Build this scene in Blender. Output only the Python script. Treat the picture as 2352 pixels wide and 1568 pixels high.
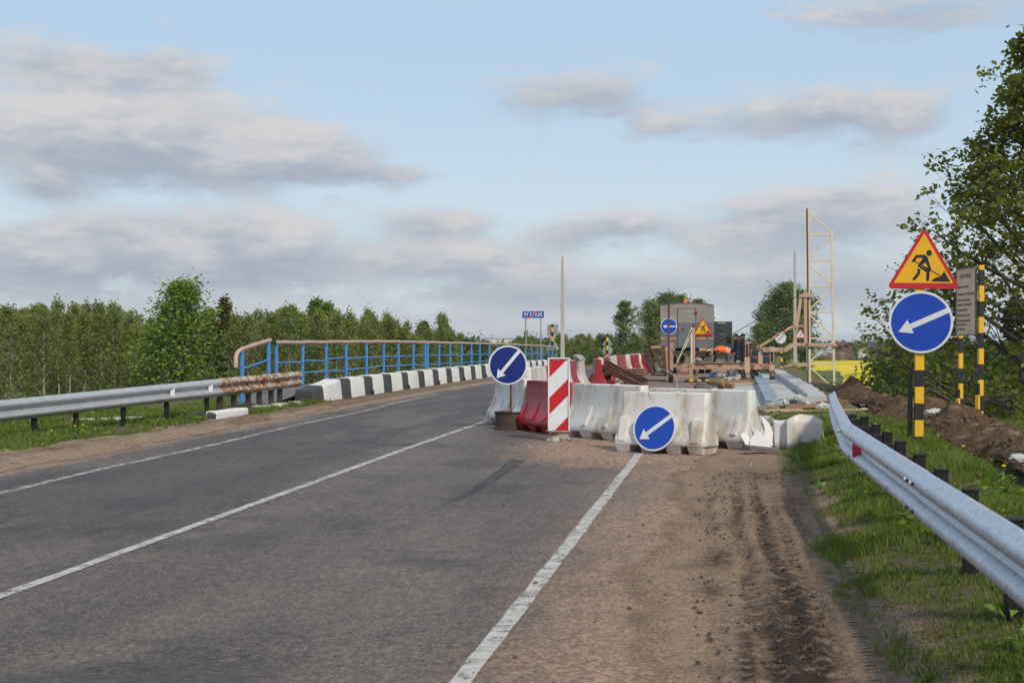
import bpy, bmesh, math, random
import numpy as np
from mathutils import Vector, Matrix, Euler
R = math.radians
for o in list(bpy.data.objects): bpy.data.objects.remove(o)
S = bpy.context.scene
COL = S.collection
random.seed(7); rng = np.random.default_rng(7)

# ------------------------------------------------------------------ camera
YAW = math.atan(514/3267); CA, SA = math.cos(YAW), math.sin(YAW)
HC = 1.70
cam = bpy.data.cameras.new('camera'); camo = bpy.data.objects.new('camera', cam); COL.objects.link(camo)
cam.sensor_width = 36; cam.lens = 36*3267/2352; cam.clip_start = .1; cam.clip_end = 12000
camo.location = (0, 0, HC); camo.rotation_euler = (R(90)+math.atan(6/3267), 0, YAW)
cam.dof.use_dof = True; cam.dof.focus_distance = 24; cam.dof.aperture_fstop = 7.1
S.camera = camo
def pdir(x, y):                      # direction of a point of the 2352 x 1568 survey picture
    u = (x-1176)/3267; v = (790-y)/3267
    d = Vector((CA*u-SA, SA*u+CA, v)); return d.normalized()
def at(x, y, d):
    u = (x-1176)/3267*d
    return Vector((CA*u-SA*d, SA*u+CA*d, HC-(y-790)/3267*d))
def atX(x, y, X):
    u = (x-1176)/3267; return at(x, y, X/(CA*u-SA))

# ------------------------------------------------------------------ node helpers
def node(t, typ, ins=None, **props):
    n = t.nodes.new(typ)
    for k, v in props.items(): setattr(n, k, v)
    for k, v in (ins or {}).items():
        s = n.inputs[k]
        if isinstance(v, bpy.types.NodeSocket): t.links.new(v, s)
        else: s.default_value = v
    return n
def mt(t, op, a, b=None, c=None, clamp=False):
    n = node(t, 'ShaderNodeMath', operation=op, use_clamp=clamp)
    for i, v in enumerate((a, b, c)):
        if v is None: continue
        if isinstance(v, bpy.types.NodeSocket): t.links.new(v, n.inputs[i])
        else: n.inputs[i].default_value = v
    return n.outputs[0]
def rg(t, v, a, b, c=0., d=1.):
    n = node(t, 'ShaderNodeMapRange', interpolation_type='SMOOTHSTEP')
    t.links.new(v, n.inputs[0])
    for i, q in enumerate((a, b, c, d)): n.inputs[i+1].default_value = q
    return n.outputs[0]
def mx(t, f, a, b, mode='MIX'):
    n = node(t, 'ShaderNodeMixRGB', blend_type=mode)
    for i, v in enumerate((f, a, b)):
        if isinstance(v, bpy.types.NodeSocket): t.links.new(v, n.inputs[i])
        elif i == 0: n.inputs[0].default_value = v
        else: n.inputs[i].default_value = (*v[:3], 1)
    return n.outputs[0]
def noise(t, vec, scale, detail=4, rough=.55, out=0, dist=0.):
    n = node(t, 'ShaderNodeTexNoise', {'Vector': vec, 'Scale': scale, 'Detail': detail, 'Roughness': rough, 'Distortion': dist})
    return n.outputs[out]
def scl(t, vec, s):
    return node(t, 'ShaderNodeVectorMath', {0: vec, 1: s}, operation='MULTIPLY').outputs[0]

# ------------------------------------------------------------------ world: blue spring sky with broken cloud
SUN_AZ, SUN_EL = R(143), R(40)       # azimuth clockwise from the road's direction
W = bpy.data.worlds.new('World'); S.world = W; W.use_nodes = True
W.cycles.sampling_method = 'MANUAL'; W.cycles.sample_map_resolution = 256
t = W.node_tree; t.nodes.clear()
sky = node(t, 'ShaderNodeTexSky', sky_type='NISHITA', sun_disc=False, sun_elevation=SUN_EL, sun_rotation=SUN_AZ,
           air_density=1.0, dust_density=.6, ozone_density=1.6, altitude=150)
tc = node(t, 'ShaderNodeTexCoord'); g = tc.outputs['Generated']
sp = node(t, 'ShaderNodeSeparateXYZ', {0: g}); dx, dy, dz = sp.outputs
az = mt(t, 'ARCTAN2', dx, dy); el = mt(t, 'ARCSINE', dz)
cmb = node(t, 'ShaderNodeCombineXYZ', {0: az, 1: mt(t, 'MULTIPLY', el, 2.0), 2: 0.}).outputs[0]
nA = noise(t, cmb, 13, 8, .60, dist=.5); nB = noise(t, scl(t, cmb, (1, 1.5, 1)), 5, 5, .55)
nC = noise(t, scl(t, cmb, (1, 2.2, 1)), 22, 6, .62)
clouds = [  # x, y, half width, half height in the survey picture, density
 (150,318,260,88,1.0),(430,318,270,98,1.1),(690,358,200,66,.95),(905,402,170,26,.55),
 (240,160,150,42,.75),(410,150,95,60,.7),(70,120,150,70,.55),(110,432,70,34,.7),
 (60,570,240,75,.8),(330,535,190,52,.8),(600,550,170,70,.9),(420,610,260,40,.5),
 (1000,508,150,40,.85),(1030,590,220,46,.7),(1240,215,150,62,.72),(1410,215,110,60,.72),(1520,290,75,30,.65),
 (1720,272,140,52,.8),(1880,250,90,60,.7),(2060,258,140,66,1.0),(1440,512,110,36,.85),(1290,535,80,36,.6),
 (1790,475,170,44,.75),(2000,462,150,56,.85),(1780,545,230,50,.7),(2090,20,300,55,.8),(1320,650,260,40,.6),(1900,640,260,50,.55)]
acc = None
P3 = node(t, 'ShaderNodeCombineXYZ', {0: az, 1: el, 2: 0.}).outputs[0]
for (x, y, w, h, a) in clouds:
    d0 = pdir(x, y); a0 = math.atan2(d0.x, d0.y); e0 = math.asin(d0.z); sx, sy = 3267/w/.96, 3267/h/.98
    q = node(t, 'ShaderNodeVectorMath', {0: P3, 1: (sx, sy, 0), 2: (-a0*sx, -e0*sy, 1)}, operation='MULTIPLY_ADD').outputs[0]
    r2 = node(t, 'ShaderNodeVectorMath', {0: q, 1: q}, operation='DOT_PRODUCT').outputs['Value']
    gs = mt(t, 'MULTIPLY', mt(t, 'POWER', math.exp(-.9), r2), a*math.exp(.9))
    acc = node(t, 'ShaderNodeVectorMath', {0: q, 1: gs, 2: acc if acc is not None else (0,0,0)}, operation='MULTIPLY_ADD').outputs[0]
_s = node(t, 'ShaderNodeSeparateXYZ', {0: acc}); lit, dens = _s.outputs[1], _s.outputs[2]
# the sky goes on all round: a bank low over the horizon and scattered cloud higher up, of the same make
bank = mt(t, 'MULTIPLY', rg(t, el, .115, .01, 0, .74), mt(t, 'ADD', .30, nB))
outside = rg(t, mt(t, 'ABSOLUTE', mt(t, 'ADD', az, YAW)), .42, .62)
high = rg(t, el, .25, .33)
scat = mt(t, 'ADD', mt(t, 'MULTIPLY', rg(t, nB, .46, .66), mt(t, 'MAXIMUM', outside, high)), mt(t, 'MULTIPLY', rg(t, nC, .48, .72), .22))
body = mt(t, 'ADD', mt(t, 'ADD', dens, bank), scat)
edge = mt(t, 'ADD', body, mt(t, 'MULTIPLY', mt(t, 'SUBTRACT', nA, .5), 1.55))
edge = mt(t, 'ADD', edge, mt(t, 'MULTIPLY', mt(t, 'SUBTRACT', nC, .5), .45))
alpha = mt(t, 'MULTIPLY', rg(t, edge, .16, .98), .95)
tone = mt(t, 'ADD', mt(t, 'DIVIDE', lit, mt(t, 'ADD', dens, .25)), mt(t, 'MULTIPLY', mt(t, 'ADD', mt(t, 'SUBTRACT', nA, .5), mt(t, 'MULTIPLY', mt(t, 'SUBTRACT', nC, .5), .7)), 2.6))
tone = rg(t, tone, -.75, .8)
ccol = mx(t, tone, (.345, .390, .462), (.61, .597, .60))
pale = mx(t, rg(t, el, .0, .26), (.60, .68, .735), (.455, .61, .775))
SKYK = .105
skyc = mx(t, .78, mx(t, 1., sky.outputs[0], (SKYK*1.0, SKYK*1.0, SKYK*1.0), 'MULTIPLY'), pale)
fin = mx(t, alpha, skyc, ccol)
bg = node(t, 'ShaderNodeBackground', {'Color': fin, 'Strength': 1.1})
out = node(t, 'ShaderNodeOutputWorld'); t.links.new(bg.outputs[0], out.inputs[0])

# ------------------------------------------------------------------ sun (through thin cloud) and exposure
sl = bpy.data.lights.new('sun', 'SUN'); sl.energy = 3.1; sl.angle = R(7); sl.color = (1, .90, .76)
so = bpy.data.objects.new('sun', sl); COL.objects.link(so)
sd = Vector((math.sin(SUN_AZ)*math.cos(SUN_EL), math.cos(SUN_AZ)*math.cos(SUN_EL), math.sin(SUN_EL)))
so.rotation_euler = sd.to_track_quat('Z', 'Y').to_euler(); so.location = (40, -20, 60)
vs = S.view_settings
S.display_settings.display_device = 'sRGB'; vs.view_transform = 'Standard'; vs.look = 'None'
vs.exposure = 0.0; vs.gamma = 1; vs.use_curve_mapping = False
S.render.engine = 'CYCLES'
S.cycles.max_bounces = 6; S.cycles.transparent_max_bounces = 8

# ------------------------------------------------------------------ material helpers
MATS = {}
def newmat(name):
    m = bpy.data.materials.new(name); m.use_nodes = True; tt = m.node_tree; tt.nodes.clear()
    o = node(tt, 'ShaderNodeOutputMaterial'); MATS[name] = m
    return m, tt, o
def M(name, c1, c2=None, scale=6., rough=.6, bump=0., bscale=40., metal=0., layers=(), coord='Object', stretch=(1,1,1), rnd=0., spec=.5, trans=0.):
    """base colour between c1 and c2 by noise; layers = (colour, scale, lo, hi, stretch) patches of dirt, rust or wear"""
    m, tt, o = newmat(name)
    v = node(tt, 'ShaderNodeTexCoord').outputs[coord]
    vv = scl(tt, v, stretch) if stretch != (1,1,1) else v
    c = mx(tt, rg(tt, noise(tt, vv, scale, 6), .3, .7), c1, c2 or c1)
    for L in layers:
        col, s, lo, hi = L[:4]
        lv = scl(tt, v, L[4]) if len(L) > 4 else v
        c = mx(tt, rg(tt, noise(tt, lv, s, 8, .62), lo, hi), c, col)
    if rnd:
        r = node(tt, 'ShaderNodeObjectInfo').outputs['Random']
        c = mx(tt, 1., c, mx(tt, r, (1-rnd,)*3, (1+rnd,)*3), 'MULTIPLY')
    ins = {'Base Color': c, 'Roughness': rough, 'Metallic': metal, 'Specular IOR Level': spec}
    p = node(tt, 'ShaderNodeBsdfPrincipled', ins)
    if bump:
        b = node(tt, 'ShaderNodeBump', {'Height': noise(tt, v, bscale, 6, .6), 'Strength': bump, 'Distance': .02})
        tt.links.new(b.outputs[0], p.inputs['Normal'])
    tt.links.new(p.outputs[0], o.inputs[0])
    return m
def leafmat(name, ca, cb, tr=.35):
    m, tt, o = newmat(name)
    at_ = node(tt, 'ShaderNodeAttribute', attribute_name='tint').outputs['Fac']
    r = node(tt, 'ShaderNodeObjectInfo').outputs['Random']
    c = mx(tt, at_, ca, cb)
    c = mx(tt, 1., c, mx(tt, r, (.82,.86,.8), (1.16,1.1,1.15)), 'MULTIPLY')
    d = node(tt, 'ShaderNodeBsdfPrincipled', {'Base Color': c, 'Roughness': .55, 'Specular IOR Level': .25})
    tl = node(tt, 'ShaderNodeBsdfTranslucent', {'Color': mx(tt, 1., c, (1.15,1.2,.6), 'MULTIPLY')})
    ms = node(tt, 'ShaderNodeMixShader', {0: tr, 1: d.outputs[0], 2: tl.outputs[0]})
    tt.links.new(ms.outputs[0], o.inputs[0]); return m
def stripemat(name, period, phase, ca, cb, wear=.66, axis=2):
    """painted bands across the post, chipped"""
    m, tt, o = newmat(name)
    v = node(tt, 'ShaderNodeTexCoord').outputs['Object']
    z = node(tt, 'ShaderNodeSeparateXYZ', {0: v}).outputs[axis]
    z = mt(tt, 'ADD', z, mt(tt, 'MULTIPLY', mt(tt, 'SUBTRACT', noise(tt, v, 30, 2), .5), .012))
    k = mt(tt, 'GREATER_THAN', mt(tt, 'FRACT', mt(tt, 'DIVIDE', mt(tt, 'ADD', z, phase), period)), .5)
    c = mx(tt, k, ca, cb)
    c = mx(tt, mt(tt, 'MULTIPLY', noise(tt, v, 18, 5), .5), c, mx(tt, 1., c, (.72,.68,.66), 'MULTIPLY'))
    c = mx(tt, rg(tt, noise(tt, v, 22, 8, .65), wear, wear+.05), c, (.13,.1,.07))
    b = node(tt, 'ShaderNodeBump', {'Height': noise(tt, v, 60, 5), 'Strength': .25, 'Distance': .01})
    p = node(tt, 'ShaderNodeBsdfPrincipled', {'Base Color': c, 'Roughness': .5, 'Normal': b.outputs[0]})
    tt.links.new(p.outputs[0], o.inputs[0]); return m

# ------------------------------------------------------------------ mesh helpers
class MB:
    def __init__(s): s.v = []; s.f = []; s.m = []; s.k = 0
    def add(s, vs, fs):
        b = len(s.v); s.v += [tuple(p) for p in vs]; s.f += [[i+b for i in q] for q in fs]; s.m += [s.k]*len(fs); return s
    def box(s, c, d, rot=None, top=1.0, topy=None):
        x, y, z = d[0]/2, d[1]/2, d[2]/2; ty = top if topy is None else topy
        P = [Vector(p) for p in ((-x,-y,-z),(x,-y,-z),(x,y,-z),(-x,y,-z),(-x*top,-y*ty,z),(x*top,-y*ty,z),(x*top,y*ty,z),(-x*top,y*ty,z))]
        if rot is not None: P = [rot @ p for p in P]
        c = Vector(c); return s.add([p+c for p in P], [(0,3,2,1),(4,5,6,7),(0,1,5,4),(1,2,6,5),(2,3,7,6),(3,0,4,7)])
    def bar(s, a, b, w, h=None, up=(0,0,1)):
        a, b = Vector(a), Vector(b); h = w if h is None else h
        z = (b-a); L = z.length; z.normalize(); u = Vector(up)
        if abs(z.dot(u)) > .98: u = Vector((0,1,0))
        x = u.cross(z).normalized(); y = z.cross(x)
        m = Matrix((x, y, z)).transposed()
        return s.box((a+b)/2, (w, h, L), m)
    def tube(s, pts, r, n=8, cap=True):
        pts = [Vector(p) for p in pts]; k = len(pts)
        rr = r if isinstance(r, (list, tuple)) else [r]*k
        b = len(s.v); u = None
        for i, p in enumerate(pts):
            d = (pts[min(i+1,k-1)]-pts[max(i-1,0)]).normalized()
            if u is None: u = d.orthogonal().normalized()
            else: u = (u-d*u.dot(d)); u = u.normalized() if u.length > 1e-6 else d.orthogonal().normalized()
            w = d.cross(u)
            for j in range(n):
                an = 2*math.pi*j/n; q = p+(u*math.cos(an)+w*math.sin(an))*rr[i]; s.v.append(tuple(q))
        for i in range(k-1):
            for j in range(n):
                j2 = (j+1) % n; s.f.append([b+i*n+j, b+i*n+j2, b+(i+1)*n+j2, b+(i+1)*n+j]); s.m.append(s.k)
        if cap:
            s.f.append([b+j for j in range(n)][::-1]); s.f.append([b+(k-1)*n+j for j in range(n)]); s.m += [s.k]*2
        return s
    def prism(s, poly, y0, y1):      # polygon in x,z drawn out along y
        n = len(poly); P = [(x, y0, z) for x, z in poly]+[(x, y1, z) for x, z in poly]
        ar = sum(poly[i][0]*poly[(i+1) % n][1]-poly[(i+1) % n][0]*poly[i][1] for i in range(n))
        a, c = list(range(n)), list(range(n, 2*n))
        fs = [a, c[::-1]]+[(i, i+n, (i+1) % n+n, (i+1) % n) for i in range(n)]
        if ar < 0: fs = [list(q)[::-1] for q in fs]
        return s.add(P, fs)
    def lathe(s, prof, n=24, c=(0,0,0), axis='z', cap=True):
        b = len(s.v); k = len(prof)
        for r, z in prof:
            for j in range(n):
                an = 2*math.pi*j/n; x, y = r*math.cos(an), r*math.sin(an)
                p = (x, y, z) if axis == 'z' else ((x, z, y) if axis == 'y' else (z, x, y))
                s.v.append((p[0]+c[0], p[1]+c[1], p[2]+c[2]))
        for i in range(k-1):
            for j in range(n):
                j2 = (j+1) % n; s.f.append([b+i*n+j, b+i*n+j2, b+(i+1)*n+j2, b+(i+1)*n+j]); s.m.append(s.k)
        if cap: s.f.append([b+j for j in range(n)][::-1]); s.f.append([b+(k-1)*n+j for j in range(n)]); s.m += [s.k]*2
        return s
    def rock(s, c, d, rr, rz=0.):    # an irregular lump
        bm = bmesh.new(); bmesh.ops.create_icosphere(bm, subdivisions=1, radius=.5)
        m = Matrix.Rotation(rz, 3, 'Z') @ Matrix.Rotation(rr.uniform(-.5,.5), 3, 'X')
        P = []
        for q in bm.verts:
            p = q.co*(1+rr.uniform(-.28,.22)); p = Vector((p.x*d[0], p.y*d[1], p.z*d[2])); P.append(m @ p+Vector(c))
        fs = [[q.index for q in f.verts] for f in bm.faces]; bm.free()
        return s.add(P, fs)
    def mesh(s, name, mats):
        me = bpy.data.meshes.new(name); me.from_pydata(s.v, [], s.f)
        for m in (mats if isinstance(mats, (list, tuple)) else [mats]): me.materials.append(m)
        if any(s.m): me.polygons.foreach_set('material_index', s.m)
        me.update(); return me
    def build(s, name, mats, parent=None, smooth=False, bevel=0., seg=2, fix=False):
        me = s.mesh(name, mats)
        if fix:
            bm = bmesh.new(); bm.from_mesh(me); bmesh.ops.remove_doubles(bm, verts=bm.verts, dist=1e-5)
            bmesh.ops.recalc_face_normals(bm, faces=bm.faces); bm.to_mesh(me); bm.free()
        o = bpy.data.objects.new(name, me); COL.objects.link(o)
        if parent is not None: o.parent = parent
        if smooth:
            me.polygons.foreach_set('use_smooth', [True]*len(me.polygons))
            if smooth != 'all': me.set_sharp_from_angle(angle=R(38))
        if bevel:
            b = o.modifiers.new('bevel', 'BEVEL'); b.width = bevel; b.segments = seg; b.limit_method = 'ANGLE'; b.angle_limit = R(35)
        return o
def npmesh(name, V, F, mats, tint=None, parent=None, smooth=False, midx=None):
    me = bpy.data.meshes.new(name); V = np.asarray(V, np.float32); F = np.asarray(F, np.int32)
    n, k = F.shape
    me.vertices.add(len(V)); me.vertices.foreach_set('co', V.ravel())
    me.loops.add(n*k); me.loops.foreach_set('vertex_index', F.ravel())
    me.polygons.add(n); me.polygons.foreach_set('loop_start', np.arange(0, n*k, k, dtype=np.int32))
    me.polygons.foreach_set('loop_total', np.full(n, k, np.int32))
    if smooth: me.polygons.foreach_set('use_smooth', np.ones(n, bool))
    for m in (mats if isinstance(mats, (list, tuple)) else [mats]): me.materials.append(m)
    if midx is not None: me.polygons.foreach_set('material_index', np.asarray(midx, np.int32))
    me.update(calc_edges=True); me.validate()
    if tint is not None:
        a = me.attributes.new('tint', 'FLOAT', 'POINT'); a.data.foreach_set('value', np.asarray(tint, np.float32))
    if parent == 'mesh': return me
    o = bpy.data.objects.new(name, me); COL.objects.link(o)
    if parent is not None: o.parent = parent
    return o
def tag(o, label, cat=None, group=None, kind=None):
    if label: o['label'] = label
    if cat: o['category'] = cat
    if group: o['group'] = group
    if kind: o['kind'] = kind
    return o
def struct(o): o['kind'] = 'structure'; return o
def thing(name, label, cat, loc=(0,0,0), rz=0., group=None, rot=None):
    o = bpy.data.objects.new(name, None); COL.objects.link(o); o.empty_display_size = .1
    o.location = loc; o.rotation_euler = rot if rot else (0, 0, rz)
    return tag(o, label, cat, group)
def copy_tree(o, parent=None, label=None):
    c = o.copy(); COL.objects.link(c); c.parent = parent
    if label: c['label'] = label
    for ch in o.children: copy_tree(ch, c)
    return c
def child(o, me, name, parent):
    c = bpy.data.objects.new(name, me); COL.objects.link(c); c.parent = parent; return c
# ------------------------------------------------------------------ shape of the land
RP = np.array([(-60,-.6),(0,0),(20,.21),(32,.29),(45,.345),(58,.36),(80,.30),(110,.05),(200,-1.5),(400,-4.5),(4000,-5.5)])
def zr(Y): return np.interp(Y, RP[:,0], RP[:,1])
def edge_r(Y): return np.interp(Y, [26, 36, 80, 120], [5.0, 3.3, 3.4, 4.5])
LOW = -6.0
def hashn(x, y, s):                   # cheap smooth value noise
    x = np.asarray(x, float)*s; y = np.asarray(y, float)*s
    xi, yi = np.floor(x), np.floor(y); fx, fy = x-xi, y-yi
    fx = fx*fx*(3-2*fx); fy = fy*fy*(3-2*fy)
    h = lambda a, b: np.modf(np.abs(np.sin(a*127.1+b*311.7)*43758.5453))[0]
    return (h(xi,yi)*(1-fx)+h(xi+1,yi)*fx)*(1-fy)+(h(xi,yi+1)*(1-fx)+h(xi+1,yi+1)*fx)*fy
def fbm(x, y, s, o=4):
    r = 0; a = .5
    for i in range(o): r = r+a*hashn(x+i*17.3, y-i*9.1, s); a *= .5; s *= 2.03
    return r
def gz(X, Y):
    X = np.asarray(X, float); Y = np.asarray(Y, float); z0 = zr(Y)
    er = edge_r(Y); rise = 1/1.75
    r = np.where(X > er, z0-.05-(X-er)*rise, z0+.02+.11*np.clip((X-.75)/.6,0,1)*np.clip((er-X)/1.5,0,1)*1.6*np.clip((27.5-Y)/4,0,1))
    verge = np.interp(Y, [0, 15, 22, 30, 34], [.0, .02, .05, .12, .05])
    l = np.where(X < -13.2, z0-(-13.2-X)*rise, z0+verge)
    z = np.where(X > -4, r, l)
    soft = np.clip((z-LOW)/2.5, 0, 1); z = np.where(z-LOW < 2.5, LOW+2.5*soft*soft*(1.0)*np.clip(soft,0,1)**0, z)
    z = np.maximum(z, LOW)
    off = np.clip(np.maximum(X-1.0, -9.0-X)/1.0, 0, 1)
    far = np.clip((np.hypot(X,Y)-60)/200, 0, 1)
    z = z+off*((fbm(X,Y,.9,3)-.45)*.10*(1-far)+(fbm(X,Y,.02,3)-.45)*1.2*far*np.clip((LOW+2.-z)/2.,0,1))
    far2 = np.clip((np.hypot(X,Y)-700)/1500, 0, 1); z = z+far2*14*fbm(X,Y,.0016,2)
    return z
def GZ(x, y): return float(gz(np.array([x]), np.array([y]))[0])
def onroad(x, y, d=22.):              # survey pixel to the road surface
    for i in range(80):
        p = at(x, y, d); d = .5*d+.5*(HC-float(zr(p.y)))*3267/(y-790)
    return at(x, y, d)
def grid(name, xs, ys, zf, mat, smooth=True):
    Xg, Yg = np.meshgrid(xs, ys); Z = zf(Xg, Yg)
    V = np.stack([Xg, Yg, Z], -1).reshape(-1, 3); nx, ny = len(xs), len(ys)
    i = np.arange(nx-1)[None,:]+np.arange(ny-1)[:,None]*nx
    F = np.stack([i, i+1, i+nx+1, i+nx], -1).reshape(-1, 4)
    return npmesh(name, V, F, mat, smooth=smooth)

# ------------------------------------------------------------------ ground materials
def ground_mat():
    m, tt, o = newmat('ground_grass')
    v = node(tt, 'ShaderNodeTexCoord').outputs['Object']
    n1 = noise(tt, v, 1.3, 5); n2 = noise(tt, v, 14, 6, .65); n3 = noise(tt, v, .05, 4)
    c = mx(tt, rg(tt, n2, .3, .7), (.042,.068,.014), (.095,.125,.030))
    c = mx(tt, rg(tt, n1, .50, .62), c, mx(tt, n2, (.10,.07,.045), (.23,.17,.115)))
    c = mx(tt, rg(tt, n3, .45, .62), c, (.115,.15,.04))
    x = node(tt, 'ShaderNodeSeparateXYZ', {0: v}).outputs
    w = mt(tt, 'MULTIPLY', mt(tt, 'SUBTRACT', n1, .5), 1.2)
    xe = mt(tt, 'ADD', x[0], w)
    soil = mt(tt, 'MULTIPLY', rg(tt, xe, -9.75, -9.35), rg(tt, xe, .95, .55))
    # bare earth on the works side beyond the parapet
    sl_ = mt(tt, 'MULTIPLY', mt(tt, 'MULTIPLY', rg(tt, xe, 1.8, 2.2), rg(tt, xe, 5.2, 3.8)), mt(tt, 'MULTIPLY', rg(tt, x[1], 27, 31), rg(tt, x[1], 95, 80)))
    sl_ = mt(tt, 'MULTIPLY', sl_, rg(tt, n2, .62, .42))
    soil = mt(tt, 'MAXIMUM', soil, mt(tt, 'MULTIPLY', sl_, .9))
    nearv = mt(tt, 'MULTIPLY', rg(tt, x[1], 33, 26), rg(tt, x[0], 6.5, 4.5)); nearv = mt(tt, 'MULTIPLY', nearv, rg(tt, x[0], -14.5, -13))
    c = mx(tt, mt(tt, 'MULTIPLY', nearv, .72), c, mx(tt, n2, (.075,.062,.034), (.165,.135,.080)))
    c = mx(tt, soil, c, mx(tt, rg(tt, n2, .3, .7), (.13,.088,.056), (.24,.17,.115)))
    b = node(tt, 'ShaderNodeBump', {'Height': n2, 'Strength': .7, 'Distance': .05})
    p = node(tt, 'ShaderNodeBsdfPrincipled', {'Base Color': c, 'Roughness': .95, 'Specular IOR Level': .1, 'Normal': b.outputs[0]})
    tt.links.new(p.outputs[0], o.inputs[0]); return m
def road_mat():
    m, tt, o = newmat('asphalt')
    v = node(tt, 'ShaderNodeTexCoord').outputs['Object']
    x, y, z = node(tt, 'ShaderNodeSeparateXYZ', {0: v}).outputs
    sp_ = noise(tt, v, 85, 3, .75); sp2 = noise(tt, v, 30, 5, .75); big = noise(tt, scl(tt, v, (.9,.16,1)), 1.1, 5)
    mid = noise(tt, scl(tt, v, (3,.5,1)), 1.6, 6, .65); bl = noise(tt, v, .55, 5, .6)
    c = mx(tt, rg(tt, sp_, .36, .64), (.042,.037,.033), (.235,.205,.182))
    c = mx(tt, mt(tt, 'MULTIPLY', rg(tt, sp2, .5, .68), .6), c, (.040,.036,.034))
    # wheel paths and the fresher left lane are smoother and darker
    lane = rg(tt, mt(tt, 'ADD', x, mt(tt, 'MULTIPLY', big, .5)), -4.1, -4.9)
    c = mx(tt, mt(tt, 'MULTIPLY', lane, .40), c, (.050,.045,.043))
    for xc, wd, am in ((-5.6,.45,.55),(-7.2,.5,.5),(-2.6,.5,.40),(-3.9,.4,.30)):
        k = mt(tt, 'DIVIDE', mt(tt, 'SUBTRACT', x, xc), wd)
        k = mt(tt, 'EXPONENT', mt(tt, 'MULTIPLY', mt(tt, 'MULTIPLY', k, k), -1.))
        c = mx(tt, mt(tt, 'MULTIPLY', mt(tt, 'MULTIPLY', k, am), rg(tt, mid, .3, .65)), c, (.048,.043,.043))
    c = mx(tt, mt(tt, 'MULTIPLY', rg(tt, big, .47, .62), .55), c, (.185,.162,.145))
    c = mx(tt, mt(tt, 'MULTIPLY', rg(tt, bl, .50, .62), .62), c, (.055,.050,.050))
    # cracks
    vo = node(tt, 'ShaderNodeTexVoronoi', {'Vector': node(tt, 'ShaderNodeVectorMath', {0: scl(tt, v, (.16,.55,1)), 1: scl(tt, noise(tt, v, 2., 5, .6, out=1), (.35,.35,.35))}, operation='ADD').outputs[0], 'Scale': 1.}, feature='DISTANCE_TO_EDGE').outputs[0]
    c = mx(tt, mt(tt, 'MULTIPLY', rg(tt, vo, .009, .002), .45), c, (.022,.021,.022))
    # sand drifted in from the verges and round the barriers
    sand = mx(tt, rg(tt, sp2, .3, .7), (.27,.195,.145), (.43,.33,.26))
    wob = mt(tt, 'ADD', mt(tt, 'MULTIPLY', mt(tt, 'SUBTRACT', bl, .5), 1.7), mt(tt, 'MULTIPLY', mt(tt, 'SUBTRACT', mid, .5), .9))
    xs_ = mt(tt, 'ADD', x, wob)
    s1 = mt(tt, 'MULTIPLY', rg(tt, xs_, -1.75, -.55), .88)
    gx = mt(tt, 'DIVIDE', mt(tt, 'ADD', x, 1.2), 2.3); gy = mt(tt, 'DIVIDE', mt(tt, 'SUBTRACT', y, 20.6), 3.6)
    gg = mt(tt, 'EXPONENT', mt(tt, 'MULTIPLY', mt(tt, 'ADD', mt(tt, 'MULTIPLY', gx, gx), mt(tt, 'MULTIPLY', gy, gy)), -1.))
    s2 = rg(tt, mt(tt, 'ADD', gg, mt(tt, 'MULTIPLY', wob, .45)), .3, .75)
    s3 = mt(tt, 'MULTIPLY', rg(tt, mt(tt, 'ADD', x, mt(tt, 'MULTIPLY', wob, .35)), -8.15, -8.75), .9)
    s4 = mt(tt, 'MULTIPLY', mt(tt, 'MULTIPLY', rg(tt, y, 24, 30), rg(tt, x, -5.2, -4.4)), .55)
    s = mt(tt, 'MAXIMUM', mt(tt, 'MAXIMUM', s1, s2), mt(tt, 'MAXIMUM', s3, s4))
    s = mt(tt, 'MULTIPLY', s, rg(tt, sp_, .12, .5))
    c = mx(tt, s, c, sand)
    ag = noise(tt, v, 34, 3, .6); ag2 = noise(tt, scl(tt, v, (1,.6,1)), 13, 4, .65)
    c = mx(tt, 1., c, mx(tt, rg(tt, ag, .36, .64), (.68,.68,.70), (1.32,1.30,1.27)), 'MULTIPLY')
    c = mx(tt, 1., c, mx(tt, rg(tt, ag2, .35, .65), (.82,.82,.83), (1.17,1.16,1.15)), 'MULTIPLY')
    c = mx(tt, 1., c, (.86,.76,.685), 'MULTIPLY')
    rgh = mt(tt, 'ADD', .62, mt(tt, 'MULTIPLY', s, .3))
    b = node(tt, 'ShaderNodeBump', {'Height': mt(tt, 'ADD', sp_, mt(tt, 'MULTIPLY', sp2, .6)), 'Strength': .6, 'Distance': .008})
    p = node(tt, 'ShaderNodeBsdfPrincipled', {'Base Color': c, 'Roughness': rgh, 'Specular IOR Level': .35, 'Normal': b.outputs[0]})
    tt.links.new(p.outputs[0], o.inputs[0]); return m
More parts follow.
